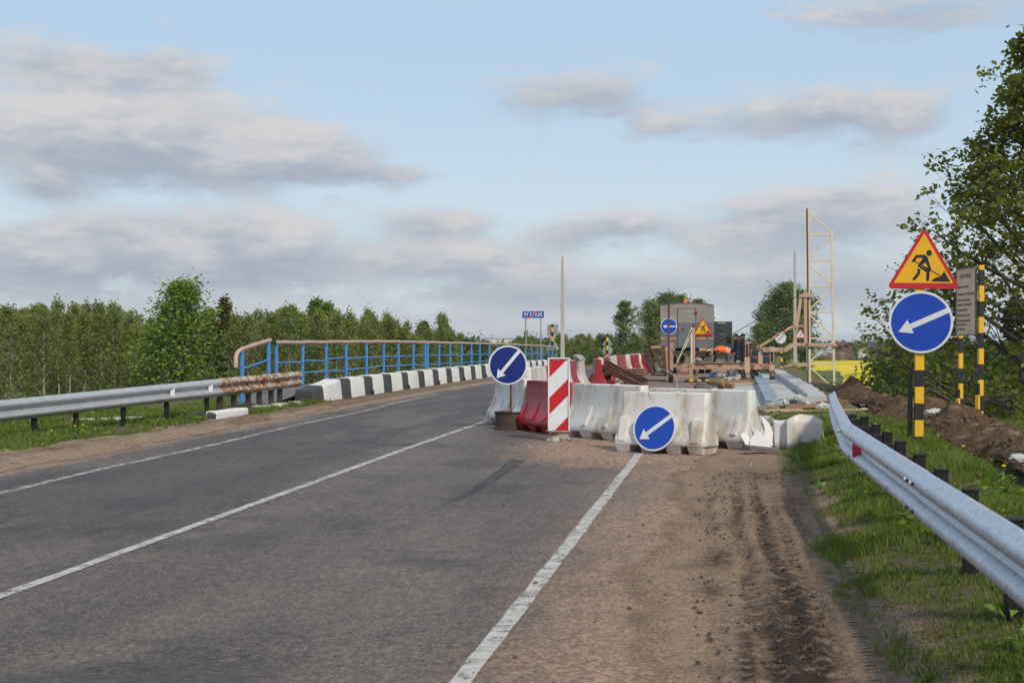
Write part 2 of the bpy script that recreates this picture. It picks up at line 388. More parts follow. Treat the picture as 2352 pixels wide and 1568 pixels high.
def dirt_mat():
    m, tt, o = newmat('sandy_dirt')
    v = node(tt, 'ShaderNodeTexCoord').outputs['Object']
    wet_shade = node(tt, 'ShaderNodeAttribute', attribute_name='tint').outputs['Fac']
    n1 = noise(tt, v, 2.2, 6, .62); n2 = noise(tt, v, 55, 5, .7); n3 = noise(tt, v, 9, 6, .65)
    c = mx(tt, rg(tt, n2, .3, .72), (.165,.112,.076), (.375,.268,.192))
    c = mx(tt, mt(tt, 'MULTIPLY', rg(tt, n1, .5, .7), .55), c, (.125,.088,.064))
    c = mx(tt, mt(tt, 'MULTIPLY', rg(tt, n3, .62, .74), .6), c, (.32,.25,.19))
    n4 = noise(tt, v, 26, 4, .65); c = mx(tt, 1., c, mx(tt, rg(tt, n4, .34, .66), (.78,.77,.76), (1.17,1.17,1.17)), 'MULTIPLY')
    k = mt(tt, 'MULTIPLY', wet_shade, mt(tt, 'ADD', .35, rg(tt, n3, .32, .6)), clamp=True)
    c = mx(tt, k, c, mx(tt, n2, (.022,.015,.011), (.058,.039,.027)))
    b = node(tt, 'ShaderNodeBump', {'Height': mt(tt, 'ADD', n2, n3), 'Strength': .6, 'Distance': .015})
    p = node(tt, 'ShaderNodeBsdfPrincipled', {'Base Color': c, 'Roughness': .93, 'Specular IOR Level': .15, 'Normal': b.outputs[0]})
    thin = node(tt, 'ShaderNodeAttribute', attribute_name='thin').outputs['Fac']
    k = rg(tt, mt(tt, 'SUBTRACT', mt(tt, 'ADD', mt(tt, 'MULTIPLY', n2, .75), mt(tt, 'MULTIPLY', n1, .35)), thin), .56, .30)
    ms = node(tt, 'ShaderNodeMixShader', {0: k, 1: p.outputs[0], 2: node(tt, 'ShaderNodeBsdfTransparent').outputs[0]})
    tt.links.new(ms.outputs[0], o.inputs[0]); return m
def thinattr(o, w):
    a = o.data.attributes.new('thin', 'FLOAT', 'POINT'); a.data.foreach_set('value', np.asarray(w, np.float32).ravel()); return o
def paint_mat(name, worn):
    m, tt, o = newmat(name)
    v = node(tt, 'ShaderNodeTexCoord').outputs['Object']
    n1 = noise(tt, v, 60, 4, .75); n2 = noise(tt, v, 7, 6, .72)
    c = mx(tt, rg(tt, n2, .3, .7), (.50,.475,.435), (.36,.33,.295))
    p = node(tt, 'ShaderNodeBsdfPrincipled', {'Base Color': c, 'Roughness': .7})
    tr = node(tt, 'ShaderNodeBsdfTransparent')
    k = rg(tt, mt(tt, 'ADD', mt(tt, 'MULTIPLY', n1, .55), mt(tt, 'MULTIPLY', n2, .6)), worn, worn+.12)
    ms = node(tt, 'ShaderNodeMixShader', {0: k, 1: p.outputs[0], 2: tr.outputs[0]})
    tt.links.new(ms.outputs[0], o.inputs[0]); return m
GRASSG, ROADM, DIRT = ground_mat(), road_mat(), dirt_mat()

# ------------------------------------------------------------------ ground sheet to the horizon
def spaced(parts): return np.unique(np.concatenate([np.arange(a, b, s) for a, b, s in parts]))
gx_ = spaced([(-3500,-400,160),(-400,-60,12),(-60,-16,1.6),(-16,-8.6,.28),(-8.6,0,1.2),(0,9,.28),(9,30,1.4),(30,300,10),(300,3600,150)])
gy_ = spaced([(-40,4,2),(4,36,.32),(36,90,.9),(90,240,5),(240,700,16),(700,5000,160)])
def gzz(X, Y):
    z = gz(X, Y)
    sunk = (X > -9.0) & (X < .35); z = np.where(sunk, zr(Y)-.05, z)
    # trench dug beside the bank of spoil
    tr = np.exp(-((X-3.02)/.2)**2)*np.clip((Y-10)/2,0,1)*np.clip((44-Y)/4,0,1)
    return z-.34*tr
struct(grid('ground', gx_, gy_, gzz, GRASSG))
# road
def roadz(X, Y): return zr(Y)+.0*X
rxs = np.array([-9.62,-8.62,-7.5,-6,-4.65,-3,-1.3,-.9,-.55]); rys = spaced([(-20,100,1.),(100,420,8)])
def roadgrid():
    Xg, Yg = np.meshgrid(rxs, rys); Xg = Xg.copy()
    Xg[:,0] = np.where(rys > 30.6, -9.62, -9.25)
    Xg[:,1] = np.maximum(Xg[:,1], Xg[:,0]+.05)
    Xg[:,-1] = np.where(rys > 24, -.45, -.30)
    V = np.stack([Xg, Yg, zr(Yg)], -1).reshape(-1,3); nx = len(rxs)
    i = np.arange(nx-1)[None,:]+np.arange(len(rys)-1)[:,None]*nx
    return npmesh('road', V, np.stack([i,i+1,i+nx+1,i+nx],-1).reshape(-1,4), ROADM)
struct(roadgrid())
# sandy shoulder on the right with tyre ruts, darker damp soil turned up, and lug gaps shaded by colour
def rutx(Y): return .10+.06*np.sin(Y*.35)-.012*(Y-10)
def shoulder_right():
    ys = np.concatenate([np.arange(4.6, 14, .022), np.arange(14, 24.6, .05)])
    uu = np.linspace(0, 1, 96)
    x0 = -1.0+.12*np.sin(ys*1.1)+.07*np.sin(ys*2.9+1)+.04*np.sin(ys*7.3)+np.clip((ys-17)/6,0,1)*.5
    x1 = 1.28+.12*np.sin(ys*.9+2)+.07*np.sin(ys*3.3)-np.clip((ys-15)/6,0,1)*.25
    X = x0[:,None]+(x1-x0)[:,None]*uu[None,:]; Y = np.repeat(ys[:,None], 96, 1)
    lift = np.clip((uu-.34)/.2,0,1)[None,:]*.012+.004
    Z = zr(Y)+lift+(fbm(X,Y,3,4)-.47)*.035*np.clip((uu-.34)/.2,0,1)[None,:]+(fbm(X,Y,22,2)-.3)*.016*np.clip((uu-.34)/.2,0,1)[None,:]
    Z = np.maximum(Z, zr(Y)+.004)
    wet_shade = np.zeros_like(X); fade = np.clip((17.5-Y)/4,0,1)
    for off, dep, am in ((0,.022,.8),(.21,.024,1.),(.36,.012,.5),(.52,.016,.6),(-.25,.010,.3)):
        xc = rutx(Y)+off+.02*np.sin(Y*1.9+off*9)
        g_ = np.exp(-((X-xc)/.055)**2); lug = .5+.5*np.sin((Y*2*math.pi/.075)+np.abs(X-xc)*40)
        Z -= fade*g_*dep*(.55+.45*lug); Z += fade*dep*.45*np.exp(-((np.abs(X-xc)-.09)/.028)**2)
        wet_shade = np.maximum(wet_shade, fade*am*np.clip(g_*1.5,0,1)*(.25+.95*(1-lug)**1.5)*np.clip(.2+1.9*fbm(X*2,Y*.5+off*30,1.1,3),0,1.2))  # damp soil in the ruts, plus shade painted into the gaps between lugs
    for (px, py, rx_, ry_, a) in ((-.12,10.6,.13,.55,.75),(-.16,9.3,.10,.3,.6),(.33,7.4,.20,3.0,1.3),(.06,7.0,.07,2.0,.8),(.2,13.5,.12,1.5,.5),(.30,11.5,.05,1.5,.6),(.3,16.5,.5,1.1,.5),(-.1,12.4,.25,.3,.4),(.55,14.,.2,.9,.55)):
        wet_shade = np.maximum(wet_shade, a*np.exp(-((X-px)/rx_)**2-((Y-py)/ry_)**2))
    wet_shade = np.maximum(wet_shade, .55*np.clip((uu[None,:]-.40)*2.2,0,1)*np.clip(fbm(X,Y,1.2,4)*3-1.0,0,1))
    Z = np.maximum(Z, zr(Y)+.003-.06*np.clip((X+.35)/.1,0,1)); Z = np.where(X > .55, np.maximum(Z, gz(X,Y)+.012), Z); V = np.stack([X,Y,Z],-1).reshape(-1,3); nx = 96
    i = np.arange(nx-1)[None,:]+np.arange(len(ys)-1)[:,None]*nx
    return npmesh('dirt_shoulder', V, np.stack([i,i+1,i+nx+1,i+nx],-1).reshape(-1,4), DIRT, tint=wet_shade.ravel(), smooth=True), np.repeat((np.maximum(1-np.clip(uu/.36,0,1), np.clip((uu-.74)/.26,0,1)))[None,:]*.80, len(ys), 0)-.25
struct(thinattr(*shoulder_right()))
def shoulder_left():
    ys = np.arange(9, 31, .07); uu = np.linspace(0,1,26)
    x0 = -9.55-.15*np.sin(ys*.8)-.12*np.sin(ys*2.3)+np.clip((ys-22)/6,0,1)*.35
    x1 = -8.45+.1*np.sin(ys*1.4+1)+.06*np.sin(ys*4)-np.clip((ys-21)/5,0,1)*.2
    X = x0[:,None]+(x1-x0)[:,None]*uu[None,:]; Y = np.repeat(ys[:,None],26,1)
    Z = zr(Y)+.004+.075*np.clip((.75-uu)/.3,0,1)[None,:]+(fbm(X,Y,4,4)-.45)*.05*np.clip((1-uu)/.2,0,1)[None,:]
    wet_shade = .55*np.exp(-((uu-.3)/.13)**2)[None,:]*np.clip(fbm(X,Y,1.1,3)*2.4-.5,0,1)
    Z = np.maximum(Z, zr(Y)+.003); V = np.stack([X,Y,Z],-1).reshape(-1,3); nx = 26
    i = np.arange(nx-1)[None,:]+np.arange(len(ys)-1)[:,None]*nx
    return npmesh('dirt_shoulder', V, np.stack([i,i+1,i+nx+1,i+nx],-1).reshape(-1,4), DIRT, tint=wet_shade.ravel(), smooth=True), np.repeat((1-np.clip((1-uu)/.3,0,1))[None,:]*.75, len(ys), 0)-.25
struct(thinattr(*shoulder_left()))

# ------------------------------------------------------------------ painted lines and a tyre mark
PW1, PW2 = paint_mat('line_paint', .585), paint_mat('line_paint_worn', .52)
def strip(name, xf, y0, y1, w, mat, wob=.008, gaps=()):
    ys = np.arange(y0, y1, .25); L = []; F = []
    for y in ys:
        j = random.uniform(-wob, wob); k = random.uniform(-wob, wob)
        L += [(xf(y)-w/2+j, y, float(zr(y))+.004), (xf(y)+w/2+k, y, float(zr(y))+.004)]
    for i in range(len(ys)-1):
        if any(a < ys[i] < b for a, b in gaps): continue
        F.append((2*i, 2*i+1, 2*i+3, 2*i+2))
    return struct(npmesh(name, L, F, mat))
strip('edge_line', lambda y: -1.31+.005*(y-7)/5, 3, 19.6, .108, PW1, .006, [(15.55,15.7),(17.5,17.75)])
strip('centre_line', lambda y: -4.645, 3, 28.5, .10, PW1, .005)
strip('edge_line', lambda y: -7.68-.02*(y-20)+.04*math.sin(y*.7)-(.012*(y-30) if y > 30 else 0), 5, 38.5, .11, PW2, .02)
strip('edge_line', lambda y: -8.36, 40, 75, .12, PW2, .02, [(a, a+1.7) for a in np.arange(40, 75, 3.1)])
strip('edge_line', lambda y: -1.15, 36, 56, .12, PW2, .02)
def skid():
    m, tt, o = newmat('tyre_rubber_mark'); v = node(tt, 'ShaderNodeTexCoord').outputs['Object']
    k = mt(tt, 'ADD', .38, mt(tt, 'MULTIPLY', rg(tt, noise(tt, scl(tt, v, (9,1.2,1)), 2.5, 6, .7), .3, .6), .4))
    p = node(tt, 'ShaderNodeBsdfPrincipled', {'Base Color': (.035,.033,.034,1), 'Roughness': .6})
    ms = node(tt, 'ShaderNodeMixShader', {0: k, 1: p.outputs[0], 2: node(tt, 'ShaderNodeBsdfTransparent').outputs[0]})
    tt.links.new(ms.outputs[0], o.inputs[0])
    P = [onroad(*q) for q in ((1190,1056),(1165,1076),(1135,1098),(1100,1120),(1070,1136),(1042,1149),(1020,1158))]
    L = []; F = []
    for i, p in enumerate(P):
        w = .105*(1-i/8); L += [(p.x-w, p.y, p.z+.005), (p.x+w, p.y-.03, p.z+.005)]
    F = [(2*i, 2*i+2, 2*i+3, 2*i+1) for i in range(len(P)-1)]
    struct(npmesh('tyre_mark', L, F, m))
skid()
# ------------------------------------------------------------------ shared materials
GALV = M('galvanised_steel', (.56,.59,.63), (.48,.51,.56), 7, .42, .06, 70, .45, [((.27,.30,.36), 30, .56, .62, (1,1.8,.6)), ((.40,.37,.33), 3, .62, .75)])
SILV = M('silver_paint', (.47,.48,.49), (.40,.41,.42), 5, .38, .05, 60, .35, [((.30,.28,.26), 14, .66, .8)])
RUSTG = M('rusty_galvanised', (.50,.46,.40), (.42,.38,.32), 9, .6, .3, 50, .1, [((.30,.13,.045), 6, .44, .54, (1,1,1.5)), ((.15,.06,.03), 10, .58, .66)])
RUST = M('rust', (.15,.062,.036), (.085,.038,.026), 12, .8, .4, 60, .1, [((.24,.11,.055), 20, .6, .68)])
DRUST = M('dark_rusty_steel', (.075,.045,.034), (.045,.032,.028), 14, .7, .3, 50, .2, [((.17,.075,.035), 9, .6, .7)])
BLKP = M('black_paint', (.010,.010,.011), (.017,.016,.017), 10, .6, .3, 90, spec=.25)
BLUEP = M('blue_paint', (.045,.20,.52), (.055,.23,.50), 8, .45, .15, 60, 0, [((.13,.15,.18), 26, .62, .68), ((.20,.09,.04), 14, .70, .74)])
PINKP = M('faded_pink_paint', (.50,.33,.28), (.42,.26,.215), 6, .55, .15, 60, 0, [((.26,.095,.04), 16, .60, .68), ((.62,.50,.46), 8, .62, .72)])
CONC = M('concrete', (.36,.35,.33), (.27,.26,.245), 5, .9, .35, 40, 0, [((.20,.19,.175), 9, .62, .74)])
CONCL = M('fresh_concrete', (.47,.46,.445), (.38,.375,.365), 3, .9, .3, 45, 0, [((.30,.285,.26), 7, .6, .75, (.6,2.5,1))])
WHTW = M('whitewash', (.70,.69,.66), (.60,.58,.54), 7, .85, .45, 45, 0, [((.33,.30,.26), 13, .66, .74), ((.42,.24,.10), 3.2, .76, .86)])
BLKW = M('black_wash', (.035,.034,.034), (.055,.053,.052), 7, .7, .5, 45, 0, [((.20,.19,.17), 24, .70, .74)])
WPL = M('white_plastic', (.67,.65,.615), (.60,.575,.53), 2.2, .42, .06, 30, 0, [((.40,.335,.26), 2.6, .47, .68, (1,1,.5)), ((.34,.29,.235), 9, .60, .70, (1.,1.,.4)), ((.20,.17,.14), 26, .68, .73)])
RPL = M('red_plastic', (.34,.010,.022), (.28,.010,.02), 3, .34, .05, 30, 0, [((.20,.014,.018), 4, .5, .68), ((.36,.13,.11), 14, .62, .70)], rnd=.16)
SBLUE = M('sign_blue', (.006,.058,.42), (.005,.050,.37), 3, .22, 0)
SDBLUE = M('sign_blue_dull', (.004,.016,.16), (.004,.020,.19), 3, .35, 0)
SRED = M('sign_red', (.52,.012,.022), (.44,.012,.02), 4, .28, 0, layers=[((.30,.02,.02), 14, .68, .74)])
SYEL = M('sign_yellow', (.78,.40,.008), (.72,.37,.01), 3, .3, 0, layers=[((.70,.52,.18), 11, .70, .74)])
SWHT = M('sign_white', (.70,.71,.72), (.62,.63,.64), 4, .35, 0, layers=[((.48,.46,.43), 9, .66, .76)])
SGRY = M('sign_back', (.36,.39,.41), (.28,.30,.32), 5, .45, .05, 20, .3)
SBLK = M('sign_black', (.012,.012,.013), None, 3, .4)
YBZ = ((.80,.46,.015), (.016,.015,.015))

def online(A, B, x):                  # where the plan line A-B meets survey column x
    u = (x-1176)/3267; dxx, dyy = CA*u-SA, SA*u+CA
    A = Vector(A[:2]); D = Vector(B[:2])-A
    k = (A.y*dxx-A.x*dyy)/(D.x*dyy-D.y*dxx); return A+D*k
# ------------------------------------------------------------------ W-beam guardrails
WP = [(-.155,.0),(-.150,.012),(-.128,.030),(-.112,.066),(-.095,.080),(-.066,.080),(-.048,.068),(-.026,.018),(0,.006),
      (.026,.018),(.048,.068),(.066,.080),(.095,.080),(.112,.066),(.128,.030),(.150,.012),(.155,.0)]
def wbeam(pts, side, th=.005, hs=1.06):
    """pts: plan points with height of the beam's middle; side +1: ridges face +x"""
    b = MB(); n = len(WP); P = [Vector(p) for p in pts]; k = len(P)
    for i, p in enumerate(P):
        d = (P[min(i+1,k-1)]-P[max(i-1,0)]); nv = Vector((d.y, -d.x, 0)).normalized()*side
        if (side > 0) != (nv.x > 0): nv = -nv
        for q in (0, 1):
            for h, w in WP: b.v.append(tuple(p+nv*(w-q*th)+Vector((0,0,h*hs))))
    for i in range(k-1):
        for j in range(n-1):
            a0, a1 = i*2*n+j, (i+1)*2*n+j
            b.f.append([a0, a0+1, a1+1, a1]); b.f.append([a0+n, a1+n, a1+n+1, a0+n+1])
        for j in (0, n-1):
            a0, a1 = i*2*n+j, (i+1)*2*n+j; b.f.append([a0, a1, a1+n, a0+n])
    for i in (0, k-1):
        for j in range(n-1): a0 = i*2*n+j; b.f.append([a0, a0+n, a0+n+1, a0+1])
    b.m = [0]*len(b.f); return b
def lerp_path(A, B, n, sag=0):
    A, B = Vector(A), Vector(B); return [A.lerp(B, i/n)+Vector((0,0,sag*math.sin(i*2.1))) for i in range(n+1)]
# left: silver run, then the old rusty run up to the bridge kerb
LA, LJ, LE = Vector((-11.62,17.1,0)), Vector((-9.75,25.95,0)), Vector((-9.52,30.3,0))
zl = lambda p: float(np.interp(p.y, [17,20,25.95,30.3], [.79,.855,1.045,1.105]))-.17
def lp(A, B, t): p = A.lerp(B, t); return Vector((p.x, p.y, zl(p)))
gr = thing('guardrail', 'silver painted steel guardrail on black posts on the left grass verge', 'guardrail', (LA.x, LA.y, GZ(LA.x,LA.y)))
def under(o, par): o.parent = par; o.matrix_parent_inverse = Matrix.Translation(-Vector(par.location)); return o
jt = .46
under(wbeam([lp(LA,LJ,i/12*jt) for i in range(13)], 1).build('beam', SILV, None, True), gr)
ob = wbeam([lp(LA,LJ,jt-.02+(1.02-jt)*i/12)+Vector((.006,0,0)) for i in range(13)], 1).build('beam', SILV, None, True); under(ob, gr)
for x in (88,184,292,391,483):
    p = online(LA, LJ, x); q = Vector((p.x-.05, p.y, 0)); g0 = GZ(q.x, q.y); top = zl(p)+.02
    b = MB(); b.box((q.x-.02, q.y, (g0-.3+top)/2), (.055,.11,top-g0+.3)); b.box((q.x+.012, q.y-.05, (g0-.3+top)/2), (.05,.008,top-g0+.3))
    under(b.build('post', BLKP, None, bevel=.004), gr)
for x in (48,138,226,305,488,580):
    p = online(LA, LJ, x*.98+2); z = zl(p)
    under(MB().lathe([(.014,.0),(.014,.012),(.006,.018)], 8, (0,0,0), 'x').build('bolt', GALV), gr).location = (p.x+.012, p.y, z)
for x in (387,475):
    p = online(LA, LJ, x); z = zl(p)
    b = MB(); b.prism([(-.045,-.05),(.045,-.075),(.045,.075),(-.045,.05)], -.004, .004)
    o = b.build('reflector', SWHT); under(o, gr); o.location = (p.x+.075, p.y, z); o.rotation_euler = (0, 0, R(52))
rr = thing('guardrail', 'old rusty guardrail with flaking paint on close set brown posts by the bridge kerb', 'guardrail', (LJ.x, LJ.y, GZ(LJ.x,LJ.y)))
under(wbeam([lp(LJ,LE,i/22)+Vector((0,0,.006*math.sin(i*1.7))) for i in range(23)], 1, .006, 1.08).build('beam', RUSTG, None, True), rr)
for x in (515,547,580,605,632,652):
    p = online(LJ, LE, x); g0 = GZ(p.x-.1, p.y); top = zl(p)+.04
    b = MB(); b.box((p.x-.09, p.y, (g0-.3+top)/2), (.10,.075,top-g0+.3)); under(b.build('post', DRUST, None, bevel=.004), rr)
for x in (565,600,635):
    p = online(LJ, LE, x); z = zl(p)
    b = MB(); b.prism([(-.05,-.07),(.03,-.05),(.05,.06),(-.02,.07)], -.012, .012)
    o = b.build('bracket', RUST); under(o, rr); o.location = (p.x+.05, p.y, z+.01); o.rotation_euler = (R(8), 0, R(60))
# right: new galvanised rail beside the camera, bent outward at its far end
rl = thing('guardrail', 'galvanised steel guardrail with bent far end beside the sandy shoulder on the right', 'guardrail', (1.3,6,GZ(1.3,6)))
rz_ = lambda y: float(zr(y))+.825-.165
RB = [(1.36,3.2),(1.28,5.0),(1.225,7.0),(1.16,9.2),(1.10,11.4),(1.05,13.5)]
RX = lambda y: float(np.interp(y, [q[1] for q in RB]+[13.9], [q[0] for q in RB]+[1.055]))
under(wbeam([(RX(y)-.007,y,rz_(y)) for y in (3.2,5.,7.,8.2,9.3)], -1).build('beam', GALV, None, True), rl)
under(wbeam([(RX(y),y,rz_(y)) for y in (8.98,10.2,11.4,12.5,13.5,13.9)], -1).build('beam', GALV, None, True), rl)
SLOT = M('bolt_slot', (.02,.018,.018), None, 5, .9)
for y0_ in (9.14, 13.62):
    for dy_ in (-.11,.11):
        for hz in (.086,-.086):
            o = MB().box((0,0,0),(.004,.055,.018)).build('slot', SLOT); under(o, rl); o.location = (RX(y0_+dy_)-.0915, y0_+dy_, rz_(y0_)+hz)
            o = MB().lathe([(.017,0),(.017,.010),(.008,.018)], 8, (0,0,0), 'x').build('bolt', SILV); under(o, rl); o.location = (RX(y0_+dy_)-.108, y0_+dy_+.05, rz_(y0_)+hz)
under(wbeam([(1.052,13.45,rz_(13.45)),(1.064,13.8,rz_(13.8)),(1.12,15.2,rz_(15.2)),(1.22,17.6,rz_(17.6)+.005),(1.345,20.1,rz_(20.1)+.02)], -1).build('beam', GALV, None, True), rl)
def railx(y): return float(np.interp(y, [q[1] for q in RB]+[20.1], [q[0] for q in RB]+[1.345]))
for y in (5.2,6.4,7.68,9.05,10.3,11.5,12.8,13.9,15.0,16.3):
    g0 = GZ(1.42, y); top = float(zr(y))+.71; xr = railx(y)
    pb = MB().box((1.42,y,(g0-.3+top)/2), (.085,.10,top-g0+.3)); pb.box((1.42,y,top+.004),(.095,.11,.018))
    po = under(pb.build('post', BLKP, None, bevel=.006), rl)
    sb = MB().box(((xr+1.37)/2, y, top-.085), (1.37-xr, .09, .14)); so_ = sb.build('spacer', BLKP, None, bevel=.004)
    so_.parent = po
    for hz in (.08,-.08):
        under(MB().lathe([(.016,0),(.016,.010),(.007,.02)], 8, (0,0,0), 'x').build('bolt', SILV), rl).location = (xr-.09, y, rz_(y)+hz*1.0)
o = MB().prism([(-.05,-.055),(.05,-.085),(.05,.085),(-.05,.055)], -.004, .004).build('reflector', SRED); under(o, rl)
o.location = (railx(12.45)-.055, 12.45, rz_(12.45)+.0); o.rotation_euler = (0, 0, R(-50))
for (px, py, h, nm) in ((1.47,18.6,.42,'short black steel post standing alone past the guardrail end'),):
    g0 = GZ(px, py); tag(MB().box((px,py,g0+h/2-.1),(.10,.12,h+.2)).build('post', BLKP, None, bevel=.006), nm, 'post')

# ------------------------------------------------------------------ bridge kerb, painted black and white
XK = -9.55
kb = thing('bridge_kerb', 'tall concrete bridge kerb painted in black and white blocks', 'kerb', (XK-.24, 32, float(zr(32))))
def kblock(y0, y1, h0, h1, mat, notch=False):
    n = 3; b = MB(); ring = []
    for i in range(n+1):
        y = y0+.006+(y1-y0-.012)*i/n; h = h0+(h1-h0)*i/n; z = float(zr(y)); j = random.uniform(-.008,.008)
        ring.append([(XK+.02+j,y,z-.05),(XK-.035+j,y,z+h-.05),(XK-.075,y,z+h),(XK-.43,y,z+h+random.uniform(-.01,.01)),(XK-.47,y,z-.05)])
    for r_ in ring: b.v += r_
    for i in range(n):
        for j in range(4): a = i*5+j; b.f.append([a, a+1, a+6, a+5])
    b.f.append([0,4,3,2,1]); b.f.append([n*5+j for j in range(5)]); b.m = [0]*len(b.f)
    o = b.build('white_block' if mat is WHTW else 'black_block', mat, None, True, bevel=.012); under(o, kb)
    if notch:
        z = float(zr(y0)); d = MB().box((XK+.012, y1-.13, z+.10), (.05,.17,.13)).build('drain_hole', SBLK, None); under(d, kb)
kblock(31.45, 32.35, .36, .44, BLKW); kblock(32.35, 33.85, .44, .545, WHTW)
y = 33.85; i = 0
while y < 82:
    a = .88*random.uniform(.9,1.08); kblock(y, y+a, .545, .545, BLKW, i % 2 == 1); y += a
    a = 1.28*random.uniform(.94,1.06); kblock(y, y+a, .55, .55, WHTW); y += a; i += 1
# low kerbstones in front of it, and painted stones half buried in the verge
lk = thing('low_kerb', 'row of low worn kerbstones with flaking black and white paint below the rusty guardrail', 'kerb', (-9.3,26.4,float(zr(26.4))))
KS = [((475,972),(497,972),BLKW,.17),((500,972),(572,962),WHTW,.18),((574,960),(596,955),BLKW,.12),((598,955),(622,951),WHTW,.12),((625,950),(642,947),CONC,.09),((644,947),(664,944),WHTW,.09),((666,944),(678,942),BLKW,.07),((680,942),(694,941),WHTW,.06)]
for (a, b_, mat, h) in KS:
    A, B = onroad(*a), onroad(*b_); A.z = max(A.z, GZ(A.x,A.y)-.04); B.z = max(B.z, GZ(B.x,B.y)-.04); h = max(h,.11); d = (B-A); nrm = Vector((-d.y, d.x, 0)).normalized(); nrm = nrm if nrm.x < 0 else -nrm
    m = MB(); sec = [(0,-.05),(.0,h*.8),(.04,h),(.24,h),(.26,-.05)]
    for k in range(4):
        p = A.lerp(B, k/3)
        for w, z in sec: m.v.append(tuple(p+nrm*(w+random.uniform(-.012,.012))+Vector((0,0,z+random.uniform(-.012,.012) if z > 0 else z))))
    for k in range(3):
        for j in range(4): q = k*5+j; m.f.append([q, q+5, q+6, q+1])
    m.f += [[0,1,2,3,4],[19,18,17,16,15]]; m.m = [0]*len(m.f)
    under(m.build('kerbstone', mat, None, bevel=.02, fix=True), lk)
vk = thing('buried_kerbstone', 'flat white edged kerbstone lying half buried in grass behind the silver guardrail', 'kerb', (-11.2,24.8,GZ(-11.2,24.8)))
a, b_ = Vector((-12.0,24.4,GZ(-12.,24.4)-.035)), Vector((-10.5,25.3,GZ(-10.5,25.3)-.03))
under(MB().bar(a, b_, .22, .14).build('stone', WHTW, None, bevel=.02), vk)
under(MB().bar(b_+Vector((.08,.05,.02)), b_+Vector((.95,.15,.04)), .3, .22).build('black_stone', BLKW, None, bevel=.02), vk)
# footway behind the kerb with the grey asphalt ramp up to it
def walkz(X, Y): return zr(Y)+np.interp(Y, [28.4,31.2,33], [.02,.2,.34])
fw = grid('footway', np.array([-11.15,-10.9,-10.5,-10.03]), np.concatenate([np.arange(28.4,34,.3), np.arange(34,84,2.)]), walkz, M('grey_gravel_asphalt', (.17,.16,.16), (.115,.11,.11), 8, .9, .5, 60), False)
struct(fw)
b = MB()
for y0 in np.arange(33, 84, 3.): b.box((-11.17, y0+1.5, float(zr(y0+1.5))+.0), (.06, 3.0-.01, .62))
struct(b.build('footway_edge', CONC))

# ------------------------------------------------------------------ blue bridge railings with pink handrail
XR = -10.75
def rtop(Y): return float(np.interp(Y, [30,33,43,50,66,82,86], [1.72,1.735,1.775,1.755,1.70,1.57,1.5]))
def railing(label, xs, bent_end=False, first_open=False):
    Ys = [online((XR,20),(XR,90),x).y for x in xs]
    r = thing('bridge_railing', label, 'railing', (XR, Ys[0], float(zr(Ys[0]))+.34), group='blue railings along the bridge footway')
    y0, y1 = Ys[0]-.12, Ys[-1]+(.12 if not bent_end else 0.)
    pts = [(XR, y0+(y1-y0)*k/24, rtop(y0+(y1-y0)*k/24)+.006*math.sin(k*1.9)) for k in range(25)]
    if bent_end: pts += [(XR, y1+.9, rtop(y1)-.06), (XR, y1+1.7, rtop(y1)-.26), (XR, y1+1.8, rtop(y1)-.36), (XR, y1+1.82, rtop(y1)-.58)]
    under(MB().tube(pts, .050, 12).build('handrail', PINKP, None, True), r)
    if first_open: under(MB().lathe([(.048,-.004),(.048,.0)], 12, (XR, y0-.006, rtop(y0)), 'y').build('open_pipe_end', SBLK, None), r)
    if bent_end: Ys.append(y1+1.65)
    for Y in Ys:
        zt = rtop(Y)-(.33 if bent_end and Y == Ys[-1] else .04)
        under(MB().tube([(XR+random.uniform(-.01,.01),Y,float(zr(Y))+.2),(XR,Y,zt)], .042, 10).build('post', BLUEP, None, True), r)
    for hz in (.46, .77):
        for Y, Y2 in zip(Ys, Ys[1:]):
            if abs(Y2-Y) < .4: continue
            dd = -.3 if bent_end and Y2 == Ys[-1] else random.choice((0,0,0,-.04,.03))
            under(MB().tube([(XR,Y+.03,rtop(Y)-hz+random.uniform(-.015,.015)),(XR,Y2-.03,rtop(Y2)-hz+dd)], .022, 7).build('mid_rail', BLUEP, None, True), r)
    return r
railing('near blue bridge railing with long rusty pink handrail and an open pipe end', (634.8,695.7,749.4,794.9,841.7,881.4,915.2,949.8,977.0), first_open=True)
railing('far blue bridge railing whose pink handrail bends down at the end', (982.5,1009,1034,1060.6,1082.8,1102,1124,1142,1160,1176,1191,1207,1220.6,1234,1246,1259,1269), bent_end=True)
Y1, Y0 = online((XR,20),(XR,90),617).y, online((XR,20),(XR,90),556).y
r = thing('bridge_railing', 'short sloping blue railing section with pink handrail at the start of the bridge', 'railing', (XR,Y0,GZ(XR,Y0)), group='blue railings along the bridge footway')
zA, zB = rtop(Y1)-.04, 1.70-(812-790)/3267*(-SA*XR+CA*Y0)
dY = (Y1-Y0)
under(MB().tube([(XR,Y0-.40,zB-.30),(XR,Y0-.39,zB-.09),(XR,Y0-.34,zB+.0),(XR,Y0-.26,zB+.035),(XR,Y0,zB+.10),(XR,(Y0+Y1)/2,(zA+zB)/2+.10),(XR,Y1+.1,zA+.10)], .050, 12).build('handrail', PINKP, None, True), r)
under(MB().tube([(XR,Y0,GZ(XR,Y0)-.2),(XR,Y0,zB+.08)], .05, 10).build('post', BLUEP, None, True), r)
under(MB().tube([(XR,Y1,GZ(XR,Y1)-.1),(XR,Y1,zA+.06)], .05, 10).build('post', BLUEP, None, True), r)
under(MB().tube([(XR,Y0+.03,zB-.33),(XR,Y1-.03,zA-.36)], .023, 7).build('mid_rail', BLUEP, None, True), r)

